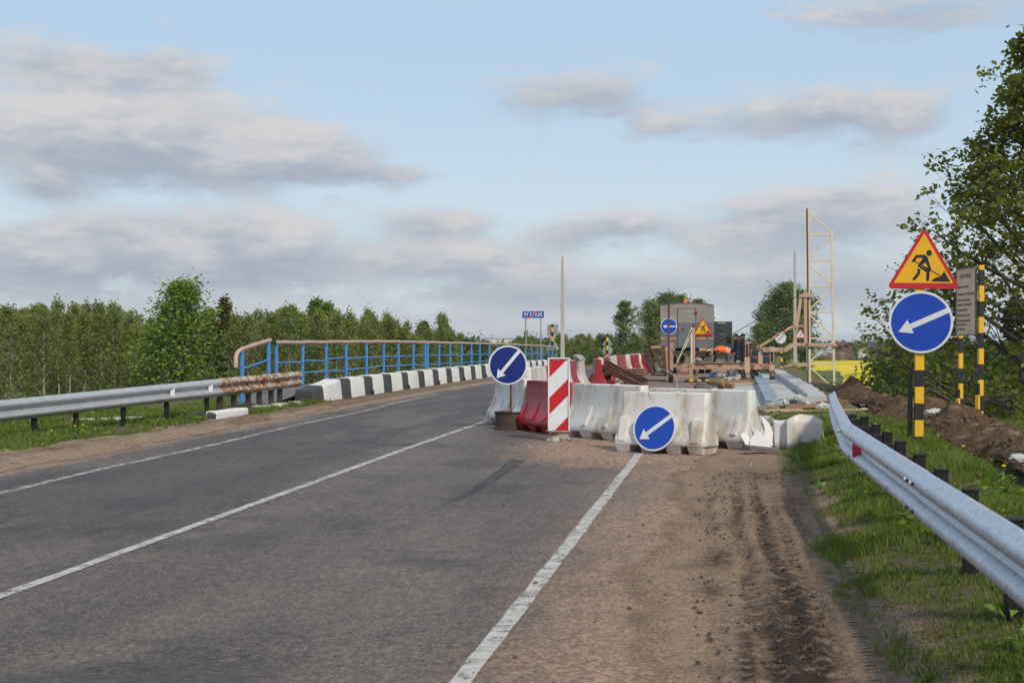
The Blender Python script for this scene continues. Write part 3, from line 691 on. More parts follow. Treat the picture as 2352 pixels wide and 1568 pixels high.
# ------------------------------------------------------------------ water filled plastic barriers
BW = [(.10,.265),(.13,.275),(.20,.262),(.27,.215),(.36,.165),(.46,.130),(.58,.110),(.72,.098),(1.0,.085)]
def barrier_parts(L, H, ribs=4, wide=False):
    b = MB(); n = len(BW); w_at = lambda z: float(np.interp(z, [q[0] for q in BW], [q[1] for q in BW]))
    for i, (z, w) in enumerate(BW):
        zz = z if z < 1 else H; zz = .1+(zz-.1) if z < 1 else H
        l = L/2*(1-.055*(zz/H)) if zz > .2 else L/2
        c = .03
        b.v += [(-l+c,-w,zz),(l-c,-w,zz),(l,-w+c,zz),(l,w-c,zz),(l-c,w,zz),(-l+c,w,zz),(-l,w-c,zz),(-l,-w+c,zz)]
    for i in range(n-1):
        for j in range(8): j2 = (j+1) % 8; b.f.append([i*8+j, i*8+j2, (i+1)*8+j2, (i+1)*8+j])
    b.f.append([7,6,5,4,3,2,1,0]); b.f.append([(n-1)*8+j for j in range(8)]); b.m = [0]*len(b.f)
    body = b
    fe = []
    for k, x in enumerate((-L*.40, -L*.12, L*.16, L*.40)):
        fe.append(MB().box((x,0,.052), (.24 if not wide else .18,.46,.104), None, 1.2))
    rb = []
    xs = [(-L*.40+L*.8*k/(ribs-1)) for k in range(ribs)]
    for s in (-1, 1):
        for x in xs:
            m = MB(); t_ = .045 if not wide else .06
            if wide: P = [(w_at(.14)+.0,.14),(w_at(.14)+.012,.16),(w_at(.46)+.085,.47),(w_at(.47),.5)]
            else: P = [(w_at(.19)-.01,.18),(w_at(.20)+.022,.215),(w_at(.36)+.035,.34),(w_at(.52)-.006,.52)]
            m.v = [(x-t_, s*y, z) for y, z in P]+[(x+t_*.7, s*y, z) for y, z in P]
            m.v += [(x-t_, s*(w_at(z)-.02), z) for z in (P[0][1], P[-1][1])]+[(x+t_*.7, s*(w_at(z)-.02), z) for z in (P[0][1], P[-1][1])]
            q = len(P)
            m.f = [[0,1,q+1,q],[1,2,q+2,q+1],[2,3,q+3,q+2],[0,8,9,3,2,1],[q,q+1,q+2,q+3,11,10]]
            m.m = [0]*5; rb.append(m)
    cap = MB().lathe([(.05,H),(.05,H+.012),(.035,H+.018)], 14, (L*.12,0,0))
    return body, fe, rb, cap
_bm = {}
def barrier(key, L, H, mat, name, label, loc, ang, group=None, tilt=0., wide=False, ribs=4):
    t_ = thing(name, label, 'barrier', loc, group=group, rot=(R(tilt), 0, R(ang)))
    k = (L, H, mat.name, wide, ribs)
    if k not in _bm:
        body, fe, rb, cap = barrier_parts(L, H, ribs, wide)
        o1 = body.build('body', mat, t_, True, bevel=.018, fix=True)
        ms = [('foot', m.mesh('foot', mat)) for m in fe]+[('rib', m.mesh('rib', mat)) for m in rb]+[('filler_cap', cap.mesh('filler_cap', mat))]
        _bm[k] = (o1.data, ms)
    else:
        o1 = child(None, _bm[k][0], 'body', t_); q = o1.modifiers.new('bevel', 'BEVEL'); q.width = .018; q.segments = 2; q.limit_method = 'ANGLE'; q.angle_limit = R(35)
    for nm, me in _bm[k][1]: child(None, me, nm, t_)
    return t_
rz0 = lambda x, y: float(zr(y))
BG = 'plastic barriers closing the lane'
p = onroad(1513,1041); FB = Vector((p.x+.09, p.y+.22, p.z))
barrier('f', 1.36, .83, WPL, 'plastic_barrier', 'front white plastic barrier with a blue arrow sign leaning on it', FB, -22, BG, -1.0, True)
barrier('r', 1.95, .83, WPL, 'plastic_barrier', 'long white plastic barrier at the right end of the closure, end face lit', (-.50,20.95,.215), -36, BG)
barrier('m', 1.95, .85, WPL, 'plastic_barrier', 'white plastic barrier between the red barrier and the front barrier', (-1.97,22.15,.225), -47, BG)
barrier('d', 1.85, .85, RPL, 'plastic_barrier', 'glossy red plastic barrier behind the red and white striped panel', (-3.02,23.45,.235), -58, BG)
barrier('w', 1.95, .85, WPL, 'plastic_barrier', 'white plastic barrier behind the sign standing in a steel drum', (-3.92,25.15,.25), -65, BG)
RG = 'row of plastic barriers along the road centre'
seq = 'WWRWWRWRWRWRWRWRWRWRW'
y = 28.6; n_ = {'W': 0, 'R': 0}
ordn = ['nearest','second','third','fourth','fifth','sixth','seventh','eighth','ninth','tenth','eleventh','twelfth']
for i, c in enumerate(seq):
    L = 1.95; a = 90+random.uniform(-5,5); x = -4.45+.16*math.sin(i*.9)+.012*i
    if i == 7: a, x = 98, -4.12
    if y > 64: a = 90-(y-64)*4.0; x = -4.55+(y-64)**2*.006
    k = n_[c]; n_[c] += 1
    barrier('row', L, .92, WPL if c == 'W' else RPL, 'plastic_barrier',
            '%s %s plastic barrier in the row along the road centre' % (ordn[k], 'white' if c == 'W' else 'red'), (x, y, rz0(x,y)), a, RG)
    y += 2.02
tag(MB().rock((-4.3,34.2,float(zr(34.2))+.30), (.22,.95,.26), random.Random(3), .15).build('stone_slab', M('mossy_concrete', (.30,.27,.20), (.20,.18,.13), 14, .95, .6, 40), None), 'rough mossy slab of concrete leaning on the barrier row', 'slab')
tag(MB().rock((-4.35,39.9,float(zr(39.9))+1.0), (.35,.6,.2), random.Random(5), .4).build('stone', CONC, None), 'grey stone lying on top of the barrier row', 'stone')

# broken barrier beside the right guardrail
bb = thing('broken_barrier', 'smashed white plastic barrier lying in pieces by the guardrail end', 'barrier', (.66,20.1,GZ(.66,20.1)))
WPL2 = M('torn_white_plastic', (.72,.71,.69), (.64,.62,.59), 3, .38)
def shell(poly, th, loc, rot, name, par):
    m = MB().prism(poly, -th/2, th/2); o = m.build(name, WPL2 if name == 'shard' else WPL, par, bevel=.004); o.location = loc; o.rotation_euler = [R(q) for q in rot]; return o
m = MB()
prof = [(-.27,.0),(-.235,.02),(-.15,.0),(-.08,.0),(-.06,.14),(.02,.15),(.09,.15),(.12,.02),(.3,.0),(.42,.04),(.43,.2)]
for z in (0,.12,.25,.36,.46):
    for x, yy in prof: m.v.append((x*(1-.06*z)+random.uniform(-.006,.006)-.02*z, -yy*(1-.4*z)-.02, z+(.05*math.sin(x*9) if z > .4 else 0)))
nn = len(prof)
for i in range(4):
    for j in range(nn-1): q = i*nn+j; m.f.append([q, q+1, q+nn+1, q+nn])
m.m = [0]*len(m.f); o = m.build('end_piece', WPL, bb, True); sm = o.modifiers.new('s', 'SOLIDIFY'); sm.thickness = .012
o.rotation_euler = (0,0,R(-8)); o.location = (.12,0,.0)
for poly, loc, rot in (([(-.09,0),(.04,.0),(.07,.2),(.02,.33),(-.10,.44),(-.05,.25)], (-.2,-.03,.05), (-12,0,18)),
                       ([(-.15,0),(.12,-.01),(.17,.1),(-.0,.22),(-.09,.28),(-.16,.12)], (-.33,-.1,.02), (-28,6,-12)),
                       ([(-.05,0),(.05,0),(.03,.17),(-.03,.22),(-.09,.2)], (-.46,-.02,.04), (-15,-14,25)),
                       ([(-.12,0),(.10,0),(.02,.06),(-.10,.09)], (-.30,-.22,.01), (-60,0,10))):
    shell(poly, .012, loc, rot, 'shard', bb)
tag(MB().box((.35,19.55,GZ(.35,19.55)+.05), (.5,.22,.06), Euler((.1,.12,.5)).to_matrix()).build('plank', M('grey_plank', (.17,.15,.13), (.11,.10,.09), 12, .9, .4, 40, stretch=(1,8,1)), None), 'grey board lying in front of the broken barrier', 'board')
# ------------------------------------------------------------------ road signs
def disc(r, y0, y1, n=40):
    return MB().prism([(r*math.cos(2*math.pi*i/n), r*math.sin(2*math.pi*i/n)) for i in range(n)], y0, y1)
def arrow(tip, tail, hw, hd, hl):
    a, b = Vector(tip), Vector(tail); d = (a-b).normalized(); n = Vector((-d.y, d.x)); c = a-d*hl
    return [tuple(q) for q in (b+n*hw, c+n*hw, c+n*hd, a, c-n*hd, c-n*hw, b-n*hw)]
def round_sign(par, r, tip, tail, blue=None, loc=(0,0,0), rot=(0,0,0), hw=.085, hd=.27, hl=.40, name='sign_face'):
    f = disc(r, 0, .018).build(name, SWHT, par, True); f.location = loc; f.rotation_euler = rot
    disc(r*.925, -.003, .004).build('blue_field', blue or SBLUE, f)
    MB().prism([(x*r, z*r) for x, z in arrow(tip, tail, hw, hd, hl)], -.0055, .002).build('arrow', SWHT, f)
    return f
def rtri(s, rad, n=5, dz=0.):        # rounded triangle, side s, centred on its base line
    h = s*math.sqrt(3)/2; C = [(-s/2, 0), (s/2, 0), (0, h)]; P = []
    cen = Vector((0, h/3))
    for i, c in enumerate(C):
        v = Vector(c); q = v+(cen-v).normalized()*rad*2
        base = math.atan2((v-cen).y, (v-cen).x)
        for k in range(n+1): a = base-R(60)+R(120)*k/n; P.append((q.x+rad*math.cos(a), q.y+rad*math.sin(a)+dz))
    return P
def works_sign(par, s, loc=(0,0,0), rot=(0,0,0), name='triangle_face'):
    """red edged yellow triangle with a man digging"""
    f = MB().prism(rtri(s, s*.045), 0, .02).build(name, SRED, par, bevel=.004); f.location = loc; f.rotation_euler = rot
    i = s*.80; MB().prism([(x, z+s*.082) for x, z in rtri(i, i*.012, 3)], -.003, .004).build('yellow_field', SYEL, f)
    k = s/905.; T = lambda P: [((x-752)*k, (808-z)*k) for x, z in P]
    fig = MB()
    hx, hz = T([(815,356)])[0]
    fig.prism([(hx+.040*s*math.cos(a)*.95, hz+.044*s*math.sin(a)) for a in [2*math.pi*q/14 for q in range(14)]], -.0055, .002)
    fig.prism(T([(655,380),(765,378),(802,415),(778,470),(716,520),(806,556),(830,580),(818,608),(788,598),(676,522),(735,428),(730,414),(672,416),(637,470),(620,472),(606,456)]), -.0055, .002)
    fig.prism(T([(774,400),(804,428),(848,572),(838,584),(818,580),(776,470)]), -.0058, .002)
    fig.prism(T([(786,580),(826,586),(820,700),(803,713),(785,700)]), -.0052, .002)
    fig.prism(T([(678,548),(712,564),(711,614),(656,694),(636,704),(616,685),(676,602)]), -.0055, .002)
    fig.prism(T([(645,452),(955,634),(949,646),(640,463)]), -.0048, .002)
    fig.prism(T([(1000,580),(1078,717),(845,713),(862,690),(890,668),(945,652),(968,636)]), -.0055, .002)
    fig.build('digging_figure', SBLK, f); return f
# arrow sign standing in a steel drum
p = onroad(1167,987); D = -SA*p.x+CA*p.y
s1 = thing('arrow_sign', 'dull blue round arrow sign on a rusty pole standing in a dark steel drum', 'road sign', (p.x, p.y+.28, p.z))
MB().lathe([(.255,.0),(.30,.004),(.30,.03),(.272,.045),(.268,.27),(.285,.285),(.29,.30),(.27,.305),(.262,.29),(.258,.05)], 32).build('drum', DRUST, s1, True)
MB().lathe([(.255,.05),(.255,.235)], 24).build('drum_filling', M('drum_concrete', (.15,.14,.13), (.10,.095,.09), 9, .9, .4), s1)
MB().tube([(0,0,.06),(0.005,0,1.2)], .017, 10).build('pole', RUST, s1, True)
zc = HC-(838-790)/3267*(D+.28)-p.z
round_sign(s1, .338, (-.57,-.66), (.60,.74), SDBLUE, (-.035,-.085,zc), (R(3),0,R(20)), hw=.085)
# striped panel in a wheel rim
p = onroad(1280,1015)
s2 = thing('hazard_panel', 'red and white striped guide panel standing in a rusty pale wheel rim', 'hazard panel', (p.x, p.y+.19, p.z), R(6))
RIM = M('pale_green_rim', (.40,.41,.34), (.31,.31,.25), 9, .6, .2, 40, 0, [((.15,.065,.035), 7, .50, .60, (1,1,2.4))])
MB().lathe([(.15,0),(.195,.0),(.20,.018),(.172,.04),(.150,.075),(.158,.125),(.192,.148),(.20,.165),(.178,.170),(.142,.12),(.12,.02)], 32).build('wheel_rim', RIM, s2, True)
MB().lathe([(.14,.02),(.15,.125)], 20).build('rim_filling', RUST, s2)
w, h, z0 = .165, 1.115, .16
fr = MB(); 
for sx in (-1,1): fr.box((sx*(w-.009),-.01,z0+h/2), (.02,.03,h))
fr.box((0,-.01,z0+h-.01), (2*w-.04,.03,.02)); fr.box((0,.004,z0+h/2), (2*w-.02,.006,h-.01)); fr.build('frame', SWHT, s2, bevel=.004)
def clipdiag(c0, c1):                # band between two diagonals of the panel, as a polygon
    iw = w-.024; zb, zt = z0+.005, z0+h-.03; P = []
    sl_ = 1.02
    f0 = lambda x, c: zb+c+sl_*(x+iw)
    pts = [(-iw, f0(-iw,c0)), (iw, f0(iw,c0)), (iw, f0(iw,c1)), (-iw, f0(-iw,c1))]
    def clip(poly, lim, above):
        o_ = []
        for i in range(len(poly)):
            a, b = poly[i], poly[(i+1) % len(poly)]; ia = (a[1] >= lim) == above or a[1] == lim; ib = (b[1] >= lim) == above or b[1] == lim
            if ia: o_.append(a)
            if ia != ib: t_ = (lim-a[1])/(b[1]-a[1]); o_.append((a[0]+(b[0]-a[0])*t_, lim))
        return o_
    return clip(clip(pts, zb, True), zt, False)
for c0, c1 in ((-.40,-.075),(.25,.50),(.81,1.40)):
    P = clipdiag(c0, c1)
    if len(P) > 2: MB().prism(P, -.006, .002).build('red_stripe', SRED, s2)
MB().prism([(-w+.022,z0+.003),(w-.022,z0+.003),(w-.022,z0+h-.025),(-w+.022,z0+h-.025)], -.0025, .004).build('white_field', SWHT, s2)
# sign leaning on the front barrier
ay = R(-22); nrm = Vector((math.sin(ay), -math.cos(ay), 0)); tang = Vector((math.cos(ay), math.sin(ay), 0))
pc = FB+nrm*.285+tang*(-.045)+Vector((0,0,.352))
s3 = thing('arrow_sign', 'bright blue round arrow sign leaning against the front white barrier', 'road sign', (pc.x,pc.y,pc.z), rot=(R(-12),0,ay))
round_sign(s3, .318, (-.65,-.52), (.74,.54))
# roadworks triangle and arrow sign on the striped post
bp = at(2109,1048,18.5); bz = GZ(bp.x,bp.y)
s4 = thing('signpost', 'yellow and black striped signpost carrying roadworks triangle above blue arrow disc', 'road sign', (bp.x,bp.y,bz), R(0))
K = 18.5/3267
st = stripemat('stripes_signpost', .43, .315, *YBZ)
topz = HC-(640-790)*K-bz
po = MB().box((.012,0,topz/2-.15), (.112,.112,topz+.3), Euler((0,R(.55),0)).to_matrix()).build('post', st, s4, bevel=.006)
MB().box((-.10,.03,.42), (.055,.07,1.05)).build('stub_post', BLKP, s4, bevel=.005)
zt = HC-(664-790)*K-bz; works_sign(s4, .93, (.055,-.075,zt), (0,R(1.0),R(-4)))
zc = HC-(740-790)*K-bz; round_sign(s4, .402, (-.70,-.31), (.86,.385), None, (.022,-.09,zc), (0,0,R(-9)), hw=.085, hd=.24, hl=.42)
# works information board on two striped posts
A, B = at(2206,990,23.6), at(2251,1012,22.7)
A.z, B.z = GZ(A.x,A.y), GZ(B.x,B.y)
s5 = thing('information_board', 'faded tan works information board on two yellow and black posts', 'information board', (A.x,A.y,A.z))
dA = (B-A); yaw = math.atan2(dA.y, dA.x); Lb = math.hypot(dA.x, dA.y)
KB = 23.1/3267
stb = stripemat('stripes_board_posts', .50, .06, *YBZ, wear=.62)
ha, hb = 2.55, HC-(609-790)*22.7/3267-B.z
m = MB().box((0,0,ha/2-.15),(.07,.07,ha+.3)); o = m.build('post', stb, s5, bevel=.005); o.rotation_euler = (0,0,yaw)
m = MB().box((.075,.01,.22),(.05,.06,.75)); o = m.build('stub_post', stripemat('stripes_stub', .5,.3,*YBZ,wear=.6), s5, bevel=.004); o.rotation_euler = (0,0,yaw-R(60))
m = MB().box((0,0,hb/2-.15),(.08,.08,hb+.3)); o = m.build('post', stripemat('stripes_board_post2', .50,.02,*YBZ, wear=.62), s5, bevel=.005); o.rotation_euler = (0,R(1.2),yaw); o.location = B-A
m = MB().box((.075,-.0,.22),(.05,.06,.9)); o = m.build('stub_post', stripemat('stripes_stub2', .46,.2,*YBZ,wear=.6), s5, bevel=.004); o.rotation_euler = (0,0,yaw-R(50)); o.location = B-A
TAN = M('tan_board', (.80,.60,.43), (.72,.52,.35), 2, .9, .03, 8, 0, [((.45,.22,.03), 1.1, .56, .66, (1,1,1.6))], spec=.05)
zb0, zb1 = HC-(769-790)*KB-A.z, HC-(616-790)*KB-A.z
Wb = Lb-.02
bo = MB().box((Wb/2,-.055,(zb0+zb1)/2),(Wb,.02,zb1-zb0)).build('board', TAN, s5, bevel=.003); bo.rotation_euler = (0,0,yaw)
fm = MB()
for x in (0, Wb): fm.box((x,-.058,(zb0+zb1)/2),(.03,.03,zb1-zb0+.02))
for z in (zb0,zb1): fm.box((Wb/2,-.058,z),(Wb-.04,.03,.025))
o = fm.build('board_frame', M('weathered_alloy', (.28,.25,.23), (.20,.17,.15), 9, .8), s5); o.rotation_euler = (0,0,yaw)
def text(body, size, mat, name='lettering', ext=.001, align='LEFT', w=None, bold=0.):
    cu = bpy.data.curves.new('txt', 'FONT'); cu.body = body; cu.size = size; cu.extrude = ext; cu.align_x = align; cu.resolution_u = 2; cu.offset = bold
    to = bpy.data.objects.new('txt', cu); me = bpy.data.meshes.new_from_object(to); bpy.data.objects.remove(to); bpy.data.curves.remove(cu)
    n = len(me.vertices); co = np.empty(n*3, np.float32); me.vertices.foreach_get('co', co); co = co.reshape(-1,3)
    if w and n: co[:,0] *= w/max(1e-6, np.ptp(co[:,0]))
    me.vertices.foreach_set('co', co.ravel()); me.update(); me.materials.clear(); me.materials.append(mat); me.name = name
    return me
INK = M('faded_ink', (.16,.15,.17), (.21,.20,.20), 20, .6)
lines = [('ПАСПОРТ ОБЪЕКТА',.14,.58),('Капремонт моста км 33,830',.29,.60),('автомобильная дорога Р-133 Витебск-Сураж',.40,.92),('Заказчик: РУП "Витебскавтодор"',.49,.68),
         ('Подрядчик: ООО "Спецмостострой"',.56,.76),('Начало работ: Март 2015',.64,.54),('Окончание работ: Август 2015',.72,.64),('Ответственный исполнитель работ',.80,.70),('мастер Яковлев А.А.',.86,.50),('Тел. 8-0212-369-226',.93,.42)]
for s_, fy, fw_ in lines:
    me = text(s_, .085 if fy < .2 else .062, INK, w=fw_*Wb*.98)
    o = child(None, me, 'lettering', bo); o.rotation_euler = (R(90),0,0); o.location = (Wb*(.05 if fy > .2 else .2), -.0675, zb1-(zb1-zb0)*fy)
# end of town sign
def place(x, d, dz=0.): q = at(x, 790, d); return Vector((q.x, q.y, GZ(q.x,q.y)+dz))
d = 90.; k = d/3267; q = place(1225, d)
s6 = thing('town_sign', 'blue and white town name sign with red slash on two thin grey posts', 'road sign', (q.x,q.y,q.z))
for x in (1208,1243):
    MB().tube([((x-1225.5)*k,0,-.3),((x-1225.5)*k,0,HC-(713-790)*k-q.z)], .045, 8).build('post', SGRY, s6, True)
zc = HC-(722-790)*k-q.z; W2, H2 = 26.5*k, 9.2*k
f = MB().box((0,-.06,zc),(2*W2,.03,2*H2)).build('sign_face', SWHT, s6, bevel=.012)
MB().box((0,-.078,zc),(2*W2-.08,.012,2*H2-.08)).build('blue_field', SBLUE, f, bevel=.004)
me = text('УГАЛОК', .36, SWHT, w=2*W2*.83, bold=.005); o = child(None, me, 'lettering', f); o.rotation_euler = (R(90),0,0); o.location = (-W2*.83,-.0875,zc-.125)
MB().prism([(-W2*.62,zc-H2*.86),(-W2*.42,zc-H2*.86),(W2*.64,zc+H2*.86),(W2*.46,zc+H2*.86)], -.0925, -.09).build('red_slash', SRED, f)
# the backs of signs facing the other way
def back_signs(x, d, label, parts, ztop, ph):
    k = d/3267; q = place(x, d); t_ = thing('signpost', label, 'road sign', (q.x,q.y,q.z)); zt = HC-(ztop-790)*k-q.z
    MB().box((0,0,zt/2-.15),(.12,.12,zt+.3)).build('post', stripemat('stripes_far_%d' % x, .56, ph, *YBZ), t_)
    for kind, y0, y1, w in parts:
        za, zb = HC-(y1-790)*k-q.z, HC-(y0-790)*k-q.z; w *= k
        if kind == 'square': MB().box((0,.08,(za+zb)/2),(w,.02,zb-za)).build('sign_back', SGRY, t_, bevel=.008)
        elif kind == 'tri': MB().prism([(a, c+za) for a, c in rtri(w, w*.05)], .07, .09).build('sign_back', SGRY, t_); MB().box((0,.062,za+w*.25),(w*.62,.012,.035)).build('brace', SGRY, t_)
        else: o = disc(w/2, .07, .09).build('sign_back', SGRY, t_); o.location = (0,0,(za+zb)/2)
    return t_
back_signs(1269, 86, 'striped post with grey backs of a square and a triangle sign by the far railing', [('square',745,770,25.5),('tri',777,803,33)], 744, .1)
back_signs(1395, 93, 'striped post with grey backs of a triangle and a disc sign beyond the barriers', [('tri',773,792.5,24),('disc',794,816,23)], 773, .05)
# end of restrictions disc and a warning triangle on the far right
d = 84.; k = d/3267; q = place(1793, d); s7 = thing('signpost', 'white disc sign with a grey diagonal band on a striped post right of the machine', 'road sign', (q.x,q.y,q.z))
zc = HC-(776-790)*k-q.z
MB().box((.05,0,zc/2-.15),(.11,.11,zc+.3)).build('post', stripemat('stripes_far_r', .5, .1, *YBZ), s7)
f = disc(13*k, -.09, -.07).build('sign_face', SGRY, s7); f.location = (0,0,zc); disc(12.1*k, -.093, -.08).build('white_field', SWHT, f)
MB().prism([(-.24,-.19),(-.19,-.24),(.24,.19),(.19,.24)], -.096, -.08).build('grey_band', SGRY, f)
d = 100.; k = d/3267; q = place(1826, d); s8 = thing('signpost', 'small red edged white warning triangle on a thin grey post behind the crane mast', 'road sign', (q.x+.3,q.y-2,q.z))
MB().tube([(.42,0,-.3),(.42,0,HC-(760-790)*k-q.z)], .04, 8).build('post', SGRY, s8)
zt = HC-(777-790)*k-q.z
f = MB().prism([(a, c) for a, c in rtri(.80,.035)], -.07, -.05).build('sign_face', SRED, s8); f.location = (-.02,0,zt)
MB().prism([(a, c+.06) for a, c in rtri(.62,.012,3)], -.074, -.06).build('white_field', SWHT, f)
MB().prism([(-.06,.12),(.0,.12),(.02,.3),(.12,.3),(.12,.34),(-.02,.34)], -.078, -.06).build('pictogram', SBLK, f)
# concrete poles without lamps
def cpole(x, d, y0, w0, w1, label, lean=0):
    k = d/3267; q = place(x, d); h = HC-(y0-790)*k-q.z; t_ = thing('concrete_pole', label, 'pole', (q.x,q.y,q.z))
    MB().box((0,0,h/2-.2),(w0*k,w0*k*.9,h+.4), Euler((0,R(lean),0)).to_matrix(), w1/w0).build('shaft', M('pole_concrete%d' % x, (.46,.44,.40), (.38,.36,.32), 2, .9, .2, 20, stretch=(1,1,.3)), t_, bevel=.02)
    MB().tube([(-.02,0,h-.1),(-.02,0,h+.12)], .015, 6).build('stub_rod', DRUST, t_)
    MB().tube([(-w1*k*.5-.09*math.cos(a),0,h*.55+.09*math.sin(a)) for a in [q_*math.pi/6 for q_ in range(13)]], .012, 5).build('ring', SGRY, t_)
cpole(1292, 97, 590, 9.6, 5.2, 'tall square concrete pole standing behind the far railing end', -.15)
cpole(1826, 101, 580, 8.6, 5., 'tall square concrete pole standing behind the crane mast', -.2)
# ------------------------------------------------------------------ works on the right half of the bridge
SLATE = M('wet_old_asphalt', (.12,.11,.105), (.075,.07,.068), 5, .85, .5, 40, 0, [((.19,.165,.14), 4, .55, .7)])
def slabz(X, Y): return zr(Y)+.035+.03*np.clip((X+.3)/.8,0,1)+(fbm(X,Y,6,2)-.37)*.02
struct(grid('works_slab', np.linspace(-.48,.66,16), np.arange(31.2,62,.3), slabz, CONCL))
struct(grid('new_footway', np.linspace(.93,1.56,6), np.arange(31.2,62,.5), lambda X,Y: zr(Y)+.10+(fbm(X,Y,5,2)-.37)*.015, CONCL))
ch = thing('drain_channel', 'ribbed galvanised steel channel running along the new concrete slab', 'steel channel', (.78,31.4,float(zr(31.4))))
BGALV = M('blue_grey_galvanised', (.36,.42,.47), (.27,.32,.37), 7, .45, .1, 40, .5, rnd=.3)
m = MB().box((0,0,0),(.30,.40,.035)).mesh('cover_plate', BGALV)
for k, y in enumerate(np.arange(31.6,61.5,.42)):
    o = child(None, m, 'cover_plate', ch); o.location = (0, y-31.4, float(zr(y)-zr(31.4))+.205+.004*(k % 3)); o.rotation_euler = (R(random.uniform(-.8,.8)),0,R(random.uniform(-.6,.6)))
for sx in (-.145,.145): 
    b = MB()
    for y in np.arange(31.4,61.5,3.): b.bar((sx,y-31.4,float(zr(y)-zr(31.4))+.09),(sx,y-28.4,float(zr(y+3)-zr(31.4))+.09),.012,.18)
    b.build('side_wall', BGALV, ch)
MB().box((0,.015,.09),(.28,.03,.17)).build('end_wall', BGALV, ch)
pa = thing('parapet_kerb', 'fresh concrete parapet kerb with brushed top at the right edge of the bridge', 'kerb', (1.74,32.3,float(zr(32.3))))
b = MB(); ys = np.arange(32.3,62.5,.5)
for y in ys:
    xo = .06*math.sin(y*.21)-.2*max(0,(y-54)/8)**2; z = float(zr(y))-float(zr(32.3)); hh = .27+.012*math.sin(y*2.3)+random.uniform(-.012,.012)
    b.v += [(q+xo+random.uniform(-.008,.008), y-32.3, z+w) for q, w in ((-.22,-.1),(-.195,hh-.02),(-.17,hh),(.20,hh+.02),(.22,hh-.02),(.25,-.3))]
for i in range(len(ys)-1):
    for j in range(5): q = i*6+j; b.f.append([q, q+1, q+7, q+6])
b.f += [[5,4,3,2,1,0],[(len(ys)-1)*6+j for j in range(6)]]; b.m = [0]*len(b.f)
b.build('concrete_kerb', CONCL, pa, bevel=.01, fix=True)
RB_ = random.Random(11)
# broken edge of the old carriageway: stepped slabs
be = thing('broken_slab_edge', 'stepped broken edge of the old carriageway slab above the puddle', 'broken slab', (-.6,34,float(zr(34))))
for k, y in enumerate(np.cumsum([32.]+[RB_.uniform(.9,2.6) for _ in range(11)])):
    L = RB_.uniform(.9,1.9); o = MB().box((0,0,0),(.55+.2*RB_.random(),L,.16+.05*RB_.random()),None,.96).build('slab_piece', SLATE, be, bevel=.02)
    o.location = (-.05-.28*(k % 2)+RB_.uniform(-.08,.08), y-33.4, float(zr(y)-zr(34))+.06); o.rotation_euler = (R(RB_.uniform(-1.5,1.5)),R(RB_.uniform(-1,2)),R(RB_.uniform(-5,5)))
pud = MB(); n = 26
pz = float(zr(36.4))+.085
for i in range(n): a = 2*math.pi*i/n; q = 1+.25*math.sin(3*a)+.12*math.sin(7*a+1); pud.v.append((-.02+.36*q*math.cos(a), 36.4+2.1*q*math.sin(a), pz))
pud.f = [list(range(n))]; pud.m = [0]
tag(pud.build('puddle', M('dark_water', (.012,.011,.010), None, 2, .04, 0)), None, kind='structure')
# logs, planks, stones, rubble
WOODE = M('cut_log', (.30,.18,.085), (.20,.115,.05), 9, .85, .3, 40, 0, [((.10,.06,.03), 6, .58, .7)])
WOODP = M('weathered_plank', (.30,.20,.125), (.20,.135,.085), 5, .88, .35, 30, 0, stretch=(1,6,1))
WOODL = M('pale_plank', (.46,.34,.22), (.36,.26,.17), 6, .85, .3, 30, 0, stretch=(1,6,1))
def log(px, py, r, L, d, lab, ang):
    q = at(px, py, d); q.z = float(zr(q.y))+.06+r*.9; t_ = thing('log', lab, 'log', q, R(ang))
    MB().lathe([(r*.75,-.02),(r,.03),(r*1.05,L*.5),(r*.92,L)], 14, (0,0,0), 'y').build('trunk', WOODE, t_, True)
    return t_
log(1664,887,.135,.7,42.5,'thick split log lying by the puddle in front of the machine',38)
log(1684,888,.075,.7,42.2,'thinner reddish log beside the thick log by the puddle',30)
def plank(a, b, w, h, lab, mat, group='planks left on the works'):
    a, b = Vector(a), Vector(b); c = (a+b)/2
    t_ = MB().bar(a-c, b-c, w, h).build('plank', mat, None, bevel=.006); t_.location = c
    return tag(t_, lab, 'plank', group)
def gp(px, py, d, dz=0.): q = at(px, py, d); return Vector((q.x, q.y, max(q.z, GZ(q.x,q.y)+.02)+dz))
plank((.42,30.2,.36),(2.0,30.95,.40), .16,.07, 'long dark beam lying in front of the rubble heap', WOODP)
plank((1.1,30.9,.40),(2.35,31.55,.47), .24,.045, 'reddish board against the end of the parapet kerb', M('red_brown_board', (.20,.095,.055), (.15,.07,.04), 8, .85, .3, 30))
plank((.55,29.7,.335),(1.35,29.95,.35), .14,.04, 'short pale split board nearest the broken barrier', WOODL)
plank((.9,29.5,.33),(2.6,29.9,.36), .07,.035, 'thin pale batten across the dirt behind the broken barrier', WOODL)
plank((-.3,46.4,.50),(.55,47.3,.50), .12,.10, 'squared timber lying under the big wheel', WOODP)
plank((-.1,44.5,.47),(.7,45.9,.47), .18,.05, 'wide board lying behind the logs', WOODL)
rb = thing('rubble_heap', 'heap of grey broken concrete lumps in front of the parapet', 'rubble', (1.25,31.3,float(zr(31.3))+.02))
for k in range(26):
    a, q = RB_.uniform(0,6.3), RB_.random()**.6; sz = RB_.uniform(.13,.30)
    o = MB().rock((0,0,0),(sz*1.25,sz,sz*.85),RB_,RB_.uniform(0,3)).build('lump', CONC if k % 3 else CONCL, rb); o.location = (.52*q*math.cos(a),.42*q*math.sin(a),.06+.24*(1-q)*RB_.uniform(.5,1.1))
